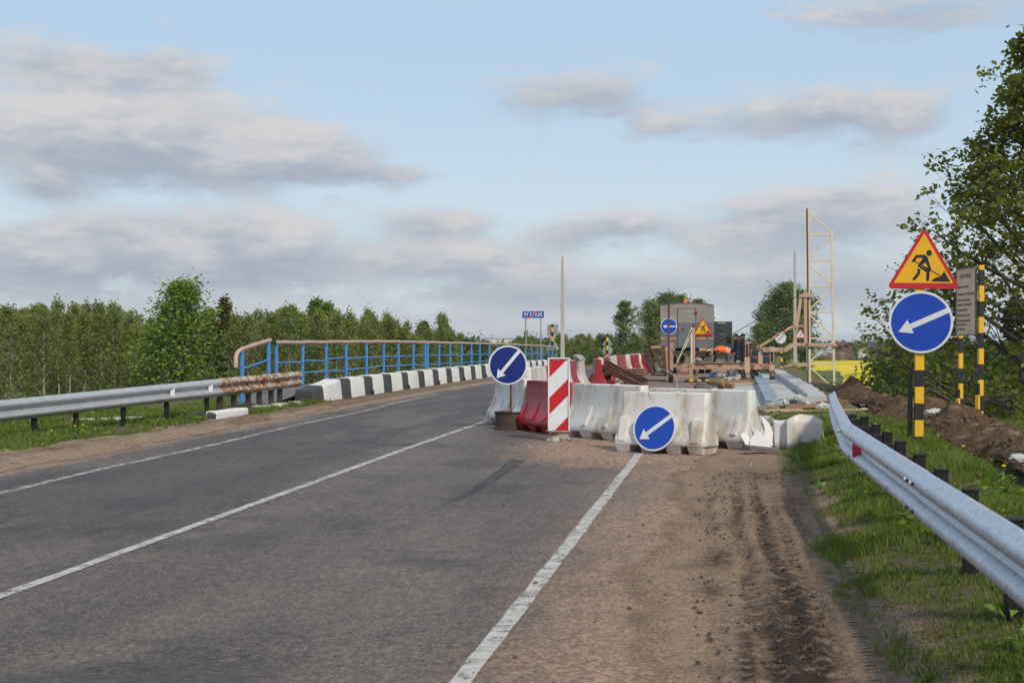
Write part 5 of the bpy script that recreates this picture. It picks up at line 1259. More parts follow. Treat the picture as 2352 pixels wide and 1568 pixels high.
    for s in (-1, 1): er.lathe([(.006,-.012),(.022,-.004),(.022,.006),(.01,.012)], 8, tuple(hd-up*.02+side*s*.088), 'x')
    er.build('ears', SKIN, t_, 'all')
    ey = MB()
    for s in (-1, 1): ey.box(hd+up*.005+f*.088+side*s*.032, (.02,.02,.01))
    ey.build('eyes', SBLK, t_)
    return t_
def f_flat(f): g_ = Vector((f.x, f.y, 0)); return g_.normalized() if g_.length > .1 else Vector((0,-1,0))
def standing(arm=0., turn=0., h=1.0):
    J = {'pelvis': (0,0,.95), 'waist': (0,.0,1.10), 'chest': (0,-.01,1.33), 'neck': (0,-.015,1.50), 'head': (0,-.04,1.63), 'face': (math.sin(turn),-math.cos(turn),-.25)}
    for s, q in (('L',-1),('R',1)):
        J['sh'+s] = (q*.19,0,1.43); J['el'+s] = (q*.25,-.02-.06*arm,1.15); J['wr'+s] = (q*.20,-.10-.18*arm,.92+.10*arm)
        J['hp'+s] = (q*.095,0,.90); J['kn'+s] = (q*.105,-.02,.50); J['an'+s] = (q*.11,.02,.095)
    for k in J:
        if k != 'face': J[k] = tuple(c*h for c in J[k])
    return J
WM = {'top': NAVY, 'skin': SKIN, 'leg': DARKT, 'foot': BOOT}
def feet(x, d): q = at(x, 790, d); return Vector((q.x, q.y, float(zr(q.y))+.045))
person('man in a navy sweater standing with bowed head nearest the truck door', feet(1692,60.5), R(-72), standing(.2,0), WM)
person('balding man half hidden between the two other standing men', feet(1699,61.6), R(-78), standing(.8,.1,1.0), WM, bald=True)
person('man in a black knitted cap standing behind the machine column', feet(1708,60.6), R(-82), standing(1.,-.1,1.0), WM, cap=True)
# the man bent over in the orange vest, facing left
JB = {'pelvis': (0,.0,.93), 'waist': (0,-.14,1.03), 'chest': (0,-.38,1.07), 'neck': (0,-.56,.98), 'head': (0,-.66,.88), 'face': (0,-.55,-.8)}
for s, q in (('L',-1),('R',1)):
    JB['sh'+s] = (q*.19,-.47,1.02); JB['el'+s] = (q*.22,-.50,.74); JB['wr'+s] = (q*.15,-.62,.50)
    JB['hp'+s] = (q*.10,.02,.87); JB['kn'+s] = (q*.12,-.05,.48); JB['an'+s] = (q*.13,.03,.095)
bw = feet(1673,56.2)
wk = person('worker in an orange reflective vest bending over behind the machine', bw, R(-84), JB, {'top': DARKT, 'skin': SKIN, 'leg': JEAN, 'foot': BOOT})
def ring_shell(sec, n=16):
    m = MB()
    for (c, ax, rx, rz) in sec:
        c = Vector(c); ax = Vector(ax).normalized(); sx = Vector((1,0,0)); sz = ax.cross(sx).normalized()
        for k in range(n): a = 2*math.pi*k/n; m.v.append(tuple(c+sx*math.cos(a)*rx+sz*math.sin(a)*rz))
    for i in range(len(sec)-1):
        for k in range(n): k2 = (k+1) % n; m.f.append([i*n+k, i*n+k2, (i+1)*n+k2, (i+1)*n+k])
    m.m = [0]*len(m.f); return m
sec = [((0,.04,.97),(0,1,-.35),.19,.165),((0,-.08,1.03),(0,1,-.25),.19,.155),((0,-.25,1.075),(0,1,-.1),.205,.155),((0,-.40,1.06),(0,1,.15),.215,.15),((0,-.53,1.0),(0,1,.5),.19,.115)]
ve = ring_shell(sec).build('vest', ORV, wk, 'all')
for a, b in ((.35,.50),(.95,1.10)):
    def ev(t_): i = int(t_); q = t_-i; s0, s1 = sec[i], sec[min(i+1,4)]; L_ = lambda u, w: tuple(np.array(u)*(1-q)+np.array(w)*q); return (L_(s0[0],s1[0]), L_(s0[1],s1[1]), (s0[2]*(1-q)+s1[2]*q)+.006, (s0[3]*(1-q)+s1[3]*q)+.006)
    ring_shell([ev(a), ev(b)]).build('reflective_band', REFL, ve, 'all')
for s in (-1,1):
    ring_shell([((s*.13,-.05,.27),(0,0,1),.073,.073),((s*.13,-.045,.31),(0,0,1),.074,.074)]).build('leg_band', REFL, wk, 'all')
# ------------------------------------------------------------------ vegetation
def quads(C, size, r_, upb=.25, asp=1.6, curl=0.):
    """leaf-shaped faces at points C; returns V,F"""
    n = len(C); nr = r_.normal(size=(n,3)); nr[:,2] += upb*2; nr /= np.linalg.norm(nr,axis=1)[:,None]
    a = r_.normal(size=(n,3)); u = np.cross(nr, a); u /= np.linalg.norm(u,axis=1)[:,None]+1e-9; w = np.cross(nr, u)
    s = size*r_.uniform(.65,1.3,size=(n,1)); u = u*s*.5*asp; w = w*s*.5
    V = np.stack([C-u, C+w*.9-u*.1, C+u, C-w*.9-u*.1], 1).reshape(-1,3)
    F = np.arange(4*n).reshape(-1,4); return V, F
def tree_meshes(name, seed, H, r0, cb, spread, prof, nprim, nsec, nleaf, lsz, up, bark, leaf, sig=.35, ter=0, droop=0., dead=0., clump=None, lean=0., topk=.97):
    r_ = np.random.default_rng(seed); rr = random.Random(seed); m = MB()
    k = 10; tp = []; off = np.zeros(2)
    for i in range(k+1):
        off = off+r_.normal(size=2)*H*.006; tp.append((off[0]+lean*H*(i/k)**2, off[1], H*i/k-.3*(i == 0)))
    tr_ = [r0*(1-.93*(i/k)**.9)+.006 for i in range(k+1)]
    m.tube(tp, tr_, 7, False)
    T = np.array(tp); Cs = []; Tn = []
    def tpt(h): f = np.clip(h/H*k,0,k-1e-6); i = int(f); return T[i]*(1-(f-i))+T[i+1]*(f-i), tr_[i]
    def branch(p0, d, L, ra, seg, bend, sides):
        P = [p0]; d = d/np.linalg.norm(d)
        for s in range(seg):
            d = d+r_.normal(size=3)*.16+np.array([0,0,bend]); d /= np.linalg.norm(d); P.append(P[-1]+d*L/seg)
        m.tube([tuple(q) for q in P], [ra*(1-.85*i/seg)+.002 for i in range(seg+1)], sides, False)
        return np.array(P), d
    def along(P, t): f = t*(len(P)-1); i = min(int(f), len(P)-2); return P[i]*(1-(f-i))+P[i+1]*(f-i), P[i+1]-P[i]
    az = rr.uniform(0,6)
    for i in range(nprim):
        t = ((i+.6)/nprim)**.92; h = H*(cb+(topk-cb)*t); L = spread*prof(t)*rr.uniform(.72,1.18); az += 2.4+rr.uniform(-.5,.5)
        p0, rt = tpt(h); el_ = R(up+rr.uniform(-14,14)+22*t)
        d = np.array([math.cos(az)*math.cos(el_), math.sin(az)*math.cos(el_), math.sin(el_)])
        P, _ = branch(p0, d, L, max(.008, min(rt*.55, .02*L+.01)), 4, .10-droop*.2, 4)
        bare = rr.random() < dead
        for j in range(nsec):
            tt = .25+.75*(j+rr.random())/nsec; q, bd = along(P, min(tt,.999)); bd = bd/np.linalg.norm(bd)
            a = r_.normal(size=3); a[2] *= .6; sd_ = bd*.8+a*.75+np.array([0,0,.12-droop*.5]); L2 = L*rr.uniform(.22,.46)*(1.15-.5*tt)+.12
            P2, _ = branch(q, sd_, L2, max(.005, .010*L2+.003), 3, .05-droop*.25, 3)
            ends = [(P2, L2)]
            for q_ in range(ter):
                p3, b3 = along(P2, rr.uniform(.3,.98)); b3 = b3/np.linalg.norm(b3); a = r_.normal(size=3)
                P3, _ = branch(p3, b3*.7+a*.7+np.array([0,0,.15]), L2*rr.uniform(.3,.6)+.08, .006, 2, .05, 3); ends.append((P3, L2*.5))
            if bare: continue
            for PE, LE in ends:
                ct = rr.random()
                n = max(1, int(nleaf*rr.uniform(.6,1.4)))
                ts_ = r_.uniform(.35,1.05,size=n)
                base = np.array([along(PE, min(x,.999))[0] for x in ts_]) if clump is None else np.repeat(PE[-1][None], n, 0)
                sg = sig*min(1., .35+LE*.5) if clump is None else clump
                Cs.append(base+r_.normal(size=(n,3))*sg-np.array([0,0,droop*.12 if clump is None else clump*.5])); Tn.append(np.clip(ct*.55+r_.uniform(0,.45,size=n),0,1))
    # tip
    n = nleaf*3; top = T[-1]; Cs.append(top-np.array([0,0,.15*H*.3])*r_.random(size=(n,1))+r_.normal(size=(n,3))*sig*.6); Tn.append(r_.random(n))
    C = np.concatenate(Cs); tn = np.concatenate(Tn)
    V, F = quads(C, lsz, r_)
    wood = m.mesh('trunk', bark); wood.polygons.foreach_set('use_smooth', [True]*len(wood.polygons))
    crown = npmesh('crown', V, F, leaf, tint=np.repeat(tn,4), parent='mesh')
    return wood, crown
BIRCH = M('birch_bark', (.42,.37,.32), (.29,.25,.21), 6, .9, .3, 20, 0, [((.05,.042,.036), 5, .56, .64, (1,1,3.5))], rnd=.35)
BARKD = M('dark_bark', (.055,.042,.033), (.085,.066,.052), 9, .95, .5, 25)
BARKG = M('grey_bark', (.13,.115,.10), (.19,.17,.15), 7, .95, .4, 25)
LB1 = leafmat('birch_leaves', (.135,.162,.036), (.30,.325,.092), .5); LB2 = leafmat('young_birch_leaves', (.13,.17,.055), (.24,.285,.11))
LG = leafmat('bright_aspen_leaves', (.10,.17,.020), (.23,.34,.055)); LO = leafmat('bronze_leaves', (.10,.095,.022), (.20,.18,.045))
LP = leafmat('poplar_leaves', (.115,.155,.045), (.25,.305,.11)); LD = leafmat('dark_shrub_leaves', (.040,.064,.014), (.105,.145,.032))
LS = leafmat('spruce_needles', (.012,.024,.012), (.030,.050,.022), .1); LM = leafmat('maple_leaves', (.105,.118,.018), (.26,.265,.050), .5); LF = leafmat('far_leaves', (.050,.078,.030), (.10,.135,.052))
dome = lambda t: math.sin(math.pi*min(1,(.18+.8*t)))**.7; cone = lambda t: 1.05-.88*t; egg = lambda t: math.sin(math.pi*(.12+.85*t))**.8; col_ = lambda t: (.75+.5*math.sin(math.pi*t))*(1-.6*max(0,t-.75)/.25)
PT = {}
for k in range(4): PT['birch%d' % k] = tree_meshes('birch', 40+k, 10, .075, (.46,.36,.52,.30)[k], (1.5,1.75,1.35,1.6)[k], (dome,egg,cone,egg)[k], 24, 6, 11, .13, 50, BIRCH, LB1, .36, droop=.2)
PT['paleb'] = tree_meshes('birch', 51, 10, .07, .22, 1.5, egg, 24, 6, 12, .13, 55, BIRCH, LB2, .3, droop=.6)
PT['aspen'] = tree_meshes('aspen', 60, 12, .15, .14, 3.7, (lambda t: (1.0-.86*t**1.15)*min(1,.6+3*t)), 56, 8, 24, .12, 48, BARKG, LG, .55)
PT['aspen2'] = tree_meshes('aspen', 61, 10, .1, .2, 2.3, (lambda t: 1.0-.8*t**1.4), 28, 6, 18, .16, 45, BARKG, LG, .3)
PT['bronze'] = tree_meshes('aspen', 62, 11, .09, .34, 1.5, egg, 26, 6, 15, .16, 50, BIRCH, LO, .26)
PT['spruce'] = tree_meshes('spruce', 63, 9, .1, .08, 1.5, cone, 60, 5, 16, .16, -5, BARKD, LS, .16)
PT['poplar'] = tree_meshes('poplar', 64, 14, .2, .10, 4.6, egg, 60, 9, 20, .20, 54, BARKG, LP, .36)
PT['poplar2'] = tree_meshes('poplar', 65, 14, .16, .24, 3.0, egg, 40, 8, 14, .24, 50, BARKG, LP, .34)
PT['bush0'] = tree_meshes('bush', 66, 4, .05, .05, 1.9, dome, 30, 6, 17, .12, 45, BARKD, LD, .26)
PT['bush1'] = tree_meshes('bush', 67, 4, .05, .04, 2.2, dome, 30, 6, 17, .12, 38, BARKD, LB1, .28)
PT['willow'] = tree_meshes('bush', 68, 5, .06, .08, 1.9, egg, 30, 7, 15, .085, 50, BARKD, LD, .24)
def tree(kind, x, d, ytop, label, group=None, name='tree', cat='tree', base=None, wk=1.0, rot=None):
    q = at(x, 790, d); z0 = GZ(q.x, q.y) if base is None else base
    wood, crown = PT[kind]; H0 = max(v.co.z for v in wood.vertices)
    H = HC+(790-ytop)/3267*d-z0; s = H/H0
    t_ = thing(name, label, cat, (q.x, q.y, z0), random.uniform(0,6.28) if rot is None else rot, group)
    t_.scale = (s*wk, s*wk, s); child(None, wood, 'trunk', t_); child(None, crown, 'crown', t_); return t_
random.seed(21)
# woodland beyond the left verge
tree('aspen', 415, 93, 646, 'tall bright green tree standing out above the left woodland', rot=1., wk=1.75)
tree('bronze', 512, 95, 684, 'slim bronze leaved tree right of the tall bright green tree')
tree('aspen2', 662, 108, 706, 'bright green pointed tree in the woodland behind the sloping railing'); tree('aspen2', 722, 112, 690, 'tallest dark green pointed tree above the near bridge railing')
tree('aspen2', 752, 114, 698, 'green pointed tree just right of the tallest one above the near railing'); tree('spruce', 978, 140, 738, 'small dark spruce tip above the bridge railing')
tree('paleb', 1012, 118, 720, 'pale feathery birch above the middle of the bridge railing'); tree('paleb', 590, 102, 712, 'pale thin topped birch right of the bronze leaved tree')
WG = 'trees of the woodland beyond the left guardrail'
ytgt = lambda x: float(np.interp(x, [-200,0,60,120,260,330,480,560,650,760,860,930,1030,1060], [716,718,712,704,714,735,725,722,722,716,728,742,752,775]))
n = 0
for rank, (d0, d1, st_) in enumerate(((93,99,27),(100,108,25),(109,118,27),(120,134,30))):
    x = -170+rank*9
    while x < 1050:
        xx = x+random.uniform(-9,9); d = random.uniform(d0,d1)+max(0,(xx-700)/350)*18
        yt = ytgt(xx)+random.uniform(-14,30)-(rank > 2)*4+(rank == 0)*10
        tree(random.choice(('birch0','birch1','birch2','birch3','birch0','birch2','paleb','aspen2' if rank > 1 else 'birch1')), xx, d, yt, 'young birch in the dense woodland beyond the left verge and railing', WG); n += 1
        x += st_*random.uniform(.8,1.25)
def leafmass(name, label, boxes, n, size, mat, seed, lump_=2.2):
    r_ = np.random.default_rng(seed); Cs = []; Tn = []
    for (x0, x1, d0, d1, y0, y1) in boxes:      # survey columns, distance, survey heights of foot and top
        for k in range(n):
            x, d = r_.uniform(x0,x1), r_.uniform(d0,d1); yt = y1+r_.normal()*3; q0, q1 = at(x,y0,d), at(x,yt,d)
            g0 = GZ(q0.x,q0.y); hz = q1.z; w = lump_*r_.uniform(.6,1.3); m_ = 46
            P = r_.normal(size=(m_,3)); P /= np.linalg.norm(P,axis=1)[:,None]; P *= r_.uniform(.45,1,size=(m_,1))**.5
            hh = max(.8,(hz-g0)/2); P = P*np.array([w,w,hh])+np.array([q0.x,q0.y,g0+hh]); Cs.append(P); Tn.append(np.clip(r_.random()*.5+r_.random(m_)*.5,0,1))
    C = np.concatenate(Cs); V, F = quads(C, size, r_, asp=1.2); o = npmesh(name, V, F, mat, tint=np.repeat(np.concatenate(Tn),4)); return tag(o, label, kind='stuff')
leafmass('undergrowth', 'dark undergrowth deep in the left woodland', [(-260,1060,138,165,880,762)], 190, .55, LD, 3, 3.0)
leafmass('undergrowth', 'low green scrub at the foot of the left woodland', [(-200,1060,88,120,930,890)], 70, .28, LB1, 4, 1.6)
# lower wood beyond the bridge and trees round the truck
DG = 'trees of the far wood beyond the bridge'
for k in range(44):
    x = 1035+k*9.2+random.uniform(-5,5); d = random.uniform(150,260); yt = 775+random.uniform(-10,12)+(14 if 1070 < x < 1190 else 0)
    tree(random.choice(('birch1','birch3','bush1','bush0','poplar2')), x, d, yt, 'tree in the low wood far beyond the bridge, behind railing and barriers', DG, wk=1.15)
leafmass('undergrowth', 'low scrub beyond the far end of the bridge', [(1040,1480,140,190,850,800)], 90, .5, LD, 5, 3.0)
tree('aspen2', 1207, 150, 762, 'small leaning sapling behind the town name sign', wk=.5)
tree('poplar2', 1434, 150, 692, 'slender open crowned poplar left of the truck', rot=.4, wk=1.5); tree('poplar', 1497, 162, 690, 'broad poplar right behind the trestle', wk=1.55); tree('poplar', 1528, 168, 672, 'tall poplar rising behind the left half of the truck', rot=2., wk=1.55)
tree('poplar', 1562, 175, 676, 'tall poplar rising behind the middle of the truck', wk=1.55); tree('poplar2', 1606, 172, 688, 'poplar tip rising behind the right half of the truck', wk=1.55); tree('bush1', 1462, 150, 760, 'rounded shrub below the slender poplar', wk=1.)
tree('poplar', 1800, 150, 648, 'tall dense poplar behind the lifting arm', rot=3., wk=1.55); tree('poplar', 1768, 158, 690, 'poplar with browner leaves left of the tall one behind the arm', wk=1.55); tree('poplar2', 1838, 156, 668, 'poplar tip right behind the concrete pole', wk=1.55)
tree('poplar', 1745, 150, 740, 'lower poplar at the left of the group behind the arm', wk=1.55); tree('bush1', 1676, 260, 764, 'round tree far behind the standing workers', wk=1.3); tree('bush1', 1722, 190, 775, 'shrub far behind the black capped worker', wk=1.2)
tree('bush0', 1850, 140, 800, 'low shrub at the foot of the right poplars'); tree('bush1', 1812, 140, 790, 'shrub under the tall dense poplar')
# far right: trees and hills behind the rape field
FG = 'distant trees behind the yellow field'
for k in range(46):
    x = 1840+k*12+random.uniform(-6,6); d = random.uniform(640,900)
    tree(random.choice(('poplar','bush1','birch1','bush0','poplar2')), x, d, random.uniform(790,806), 'distant tree beyond the yellow field', FG, wk=1.55)
leafmass('far_wood', 'distant wooded hills along the horizon', [(1600,2500,1500,2100,800,789),(1040,1600,1300,1900,800,784),(-300,1040,1000,1500,800,779)], 210, 5., LF, 6, 26.)
leafmass('hedge', 'grey green hedge along the far edge of the yellow field', [(1840,2400,606,640,834,822)], 130, .9, LD, 8, 5.)
tree('poplar', 1868, 700, 776, 'tree standing behind the distant white house', wk=1.2)
# blossoming orchard trees
PT['bloss'] = (PT['bush1'][0], PT['bush1'][1].copy()); PT['bloss'][1].materials.clear(); PT['bloss'][1].materials.append(leafmat('blossom', (.30,.25,.22), (.46,.40,.37), .2))
for x in (1905,1918,1930): tree('bloss', x, 600, 806, 'white blossoming fruit tree beyond the yellow field', 'blossoming trees beyond the field', wk=1.6)
# shrubs on the right bank
RS = 'shrubs on the right bank'
for x, d, yt, kd, lab in ((2056,54,768,'willow','wispy willow shrub left below the blue arrow disc'),(2040,60,815,'bush0','dark low shrub in front of the yellow field'),(2095,58,800,'bush0','dense dark shrub directly behind the striped signpost'),
        (2150,60,790,'bush1','dark green shrub between signpost and information board'),(2205,58,775,'bush0','shrub behind the legs of the information board'),(2262,60,770,'bush1','shrub right of the information board posts'),(2320,58,780,'bush0','shrub at the right picture edge below the maple'),
        (2120,46,860,'bush1','low bright shrub above the earth bank'),(2190,48,880,'bush1','low leafy shrub behind the pipe handrail'),(2290,46,860,'bush1','low leafy shrub under the maple boughs'),(2380,52,800,'bush0','shrub cut by the right picture edge')):
    tree(kd, x, d, yt, lab, RS, 'shrub', 'shrub', wk=1.1)
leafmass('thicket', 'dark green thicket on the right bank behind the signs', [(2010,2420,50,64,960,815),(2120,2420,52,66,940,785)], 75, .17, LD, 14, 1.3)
tree('spruce', 2330, 72, 690, 'dark spruce behind the maple at the right picture edge', wk=1.5)
# the big maple on the right
PT['maple'] = tree_meshes('maple', 77, 15.5, .26, .12, 6.4, (lambda t: 1.0-.86*t**.85), 60, 11, 8, .12, 16, BARKD, LM, .2, ter=4, clump=.12, topk=.98, dead=.03)
tree('maple', 2404, 38, 48, 'large maple with dark branching boughs and young olive leaves on the right', rot=2.2, wk=1.32)
# ------------------------------------------------------------------ rape field
def rape():
    m, tt, o = newmat('rape_blossom'); v = node(tt, 'ShaderNodeTexCoord').outputs['Object']
    n1 = noise(tt, v, .09, 5, .6); n2 = noise(tt, v, 1.6, 4, .7); n3 = noise(tt, scl(tt, v, (.004,.05,1)), 1., 4)
    c = mx(tt, rg(tt, n2, .35, .65), (.56,.42,.015), (.78,.60,.03)); c = mx(tt, mt(tt, 'MULTIPLY', rg(tt, n3, .52, .6), .75), c, (.22,.20,.02)); c = mx(tt, mt(tt, 'MULTIPLY', rg(tt, n1, .55, .75), .5), c, (.30,.28,.03))
    p = node(tt, 'ShaderNodeBsdfPrincipled', {'Base Color': c, 'Roughness': .9, 'Specular IOR Level': .1}); tt.links.new(p.outputs[0], o.inputs[0])
    zt = LOW+.7; P = []
    def gpz(x, y): d = (HC-zt)*3267/(y-790); return at(x, y, d)
    L0 = [gpz(*q) for q in ((1842,834),(1842,842),(1895,845),(1945,847),(1972,860),(1984,884),(2010,905))]
    nx, ny = 60, 70; V = []
    ys = np.linspace(190, 640, ny)
    lx_ = np.interp(ys, [p.y for p in L0[::-1]], [p.x for p in L0[::-1]])
    for yy, l in zip(ys, lx_):
        for u in np.linspace(0,1,nx): X = l+u*260; V.append((X, yy, zt+.25*fbm(X,yy,.5,2)+.8*fbm(X,yy,.02,2)-.4))
    for yy, l in zip(ys, lx_): V.append((l-3.5, yy, LOW-.2))
    V = np.array(V); i = np.arange(nx-1)[None,:]+np.arange(ny-1)[:,None]*nx; F = np.stack([i,i+1,i+nx+1,i+nx],-1).reshape(-1,4)
    S_ = np.array([[nx*ny+j, j*nx, (j+1)*nx, nx*ny+j+1] for j in range(ny-1)])
    tag(npmesh('rape_field', V, np.concatenate([F,S_]), m), 'bright yellow flowering rape field below the right bank', kind='stuff')
rape()
# ------------------------------------------------------------------ grass
GR = leafmat('grass_blades', (.075,.112,.018), (.23,.29,.060), .45); GRD = leafmat('dry_grass', (.16,.15,.06), (.26,.23,.11), .3)
def grass(name, label, n, xr, yr, mask, hgt, wid, mat, seed, near=1.0, tuft=1):
    r_ = np.random.default_rng(seed); X = r_.uniform(*xr, n); Y = yr[0]+(yr[1]-yr[0])*r_.random(n)**near
    k = r_.random(n) < mask(X, Y); X, Y = X[k], Y[k]; X = np.repeat(X, tuft)+r_.normal(size=len(X)*tuft)*.022; Y = np.repeat(Y, tuft)+r_.normal(size=len(Y)*tuft)*.022; n = len(X); Z = gzz(X, Y)
    pat = np.clip(fbm(X,Y,1.7,3)*2.4-.5,.25,1.3)
    h = hgt*pat*r_.uniform(.45,1.25,n); a = r_.uniform(0,6.283,n); w = wid*r_.uniform(.7,1.3,n); b = r_.uniform(0,6.283,n); ln = h*r_.uniform(.15,.75,n)
    u = np.stack([np.cos(a)*w/2, np.sin(a)*w/2, 0*a],1); P = np.stack([X,Y,Z-.005],1)
    mid = P+np.stack([np.cos(b)*ln*.35, np.sin(b)*ln*.35, h*.6],1); tip = P+np.stack([np.cos(b)*ln, np.sin(b)*ln, h*r_.uniform(.75,1,n)],1)
    V = np.stack([P-u, P+u, mid+u*.75, mid-u*.75, tip+u*.12, tip-u*.12],1).reshape(-1,3); i = np.arange(n)[:,None]*6
    F = np.concatenate([i+np.array([[0,1,2,3]]), i+np.array([[3,2,4,5]])]); tn = np.clip(.35*pat+r_.uniform(-.3,.4,n)+.15,0,1)
    tag(npmesh(name, V, F, mat, tint=np.repeat(tn,6)), label, kind='stuff')
def mR(X, Y):
    e = .66+.14*np.sin(Y*.9+2)+.08*np.sin(Y*3.3)-np.clip((Y-15)/6,0,1)*.25; k = np.clip((X-e)/.5,0,1)*np.clip(3.0*fbm(X,Y,1.6,3)-.66,.18,1)
    tr_ = np.exp(-((X-3.05)/.22)**2)*(Y > 11); rd = np.exp(-((X-3.55)/.42)**2)*(Y > 12); return np.clip(k*(1-tr_)*(1-.93*rd),0,1)
grass('grass', 'short spring grass on the right verge', 52000, (.55,3.4), (4.2,24), mR, .13, .008, GR, 1, 1.3, 7)
grass('grass', 'dry grass stalks among the right verge', 9000, (.6,3.4), (4.2,24), mR, .10, .006, GRD, 2, 1.25)
grass('grass', 'longer grass on the bank beyond the spoil heap', 42000, (3.5,7.5), (12,44), lambda X, Y: np.clip(1-.93*np.exp(-((X-3.55)/.42)**2),0,1), .17, .013, GR, 3)
grass('grass', 'grass around the rubble behind the barriers', 14000, (.5,3.2), (22,31), lambda X, Y: np.clip(2.4*fbm(X,Y,.8,3)-.75,0,1), .13, .012, GR, 4)
def mL(X, Y):
    e = -9.3-.2*np.sin(Y*.8)-.12*np.sin(Y*2.3)+np.clip((Y-22)/6,0,1)*.4; return np.clip((e-X)/.35,0,1)*np.clip(2.8*fbm(X,Y,1.2,3)-.6,.08,1)*np.where(Y > 28.3, X > -12, 1)*np.where((Y > 28.6) & (X < -9.95), .15, 1)
grass('grass', 'short spring grass on the left verge', 26000, (-14.2,-8.9), (12,31.2), mL, .13, .013, GR, 5, 1., 6)
grass('grass', 'dry stalks among the left verge grass', 5000, (-14,-9.3), (12,31), mL, .13, .010, GRD, 6)
grass('grass', 'grass on the slope right of the bridge parapet', 26000, (3.2,9), (44,100), lambda X, Y: np.clip(2.2*fbm(X,Y,.5,3)-.4,0,1)*np.clip((X-3.2)/1.5,.1,1), .30, .05, GR, 7)
# crumbs of soil along the ruts, and broad leaved weeds
def crumbs():
    r_ = random.Random(12); b = MB()
    for _ in range(3200):
        y = 5+12*r_.random()**1.3; x = float(rutx(np.array(y)))+r_.choice((-.25,-.08,.1,.16,.28,.30,.42,.6))+r_.gauss(0,.07); s_ = .005+.026*r_.random()**3
        if x > .98: continue
        b.rock((x,y,float(zr(y))+.012+s_*.2),(s_*1.4,s_,s_*.7),r_,r_.uniform(0,3))
    tag(b.build('soil_crumbs', M('damp_soil', (.060,.042,.030), (.12,.085,.060), 40, .95, .5, 60)), 'loose crumbs of dark soil along the tyre ruts', kind='stuff')
crumbs()
def weeds(label, n, xr, yr, mask, seed):
    r_ = np.random.default_rng(seed); X = r_.uniform(*xr, n); Y = r_.uniform(*yr, n); k = r_.random(n) < mask(X,Y); X, Y = X[k], Y[k]; Z = gzz(X,Y); C = []
    for x, y, z in zip(X,Y,Z):
        m_ = r_.integers(5,12); a = r_.uniform(0,6.28,m_); q = r_.uniform(.02,.09,m_); C.append(np.stack([x+np.cos(a)*q, y+np.sin(a)*q, z+r_.uniform(.01,.07,m_)],1))
    C = np.concatenate(C); V, F = quads(C, .05, r_, upb=.8, asp=1.9); tag(npmesh('weeds', V, F, LG, tint=np.repeat(r_.random(len(C)),4)), label, kind='stuff')
weeds('broad leaved weeds in the right verge', 420, (.7,3.1), (5,22), mR, 31)
weeds('broad leaved weeds in the left verge', 500, (-13,-9.4), (13,30), mL, 32)
grass('grass', 'tall loose grass stems on the right verge', 5000, (.8,3.3), (5,24), mR, .24, .006, GR, 8)
grass('grass', 'tall loose grass stems on the left verge', 5000, (-14,-9.6), (13,30), mL, .26, .010, GR, 9)
# dandelions
dst = MB().tube([(0,0,0),(.004,.002,.11)], .003, 5).mesh('stem', M('flower_stem', (.10,.16,.03), None, 5, .7)); dh = MB().lathe([(.004,.105),(.020,.112),(.024,.122),(.012,.130)], 9).mesh('flower_head', M('dandelion_yellow', (.78,.50,.005), (.68,.42,.005), 60, .7))
for (px, py, lab) in ((1956,1106,'dandelion in the grass left of the right guardrail'),(2212,1085,'dandelion behind the near guardrail posts'),(2305,1140,'dandelion at the foot of the earth bank'),(2262,962,'dandelion by the information board post'),(2240,965,'dandelion between the information board posts'),(190,1000,'dandelion behind the second black post of the left guardrail'),(172,1002,'dandelion right of the first black guardrail post'),(376,935,'dandelion left of the white reflectors'),(380,925,'dandelion in the grass beyond the silver beam'),(118,1015,'lowest dandelion beside the first black guardrail post'),(2050,1120,'dandelion near the red reflector')):
    q = onroad(px, py); t_ = thing('dandelion', lab, 'flower', (q.x,q.y,GZ(q.x,q.y)), group='dandelions in the verges'); child(None, dst, 'stem', t_); child(None, dh, 'flower_head', t_)
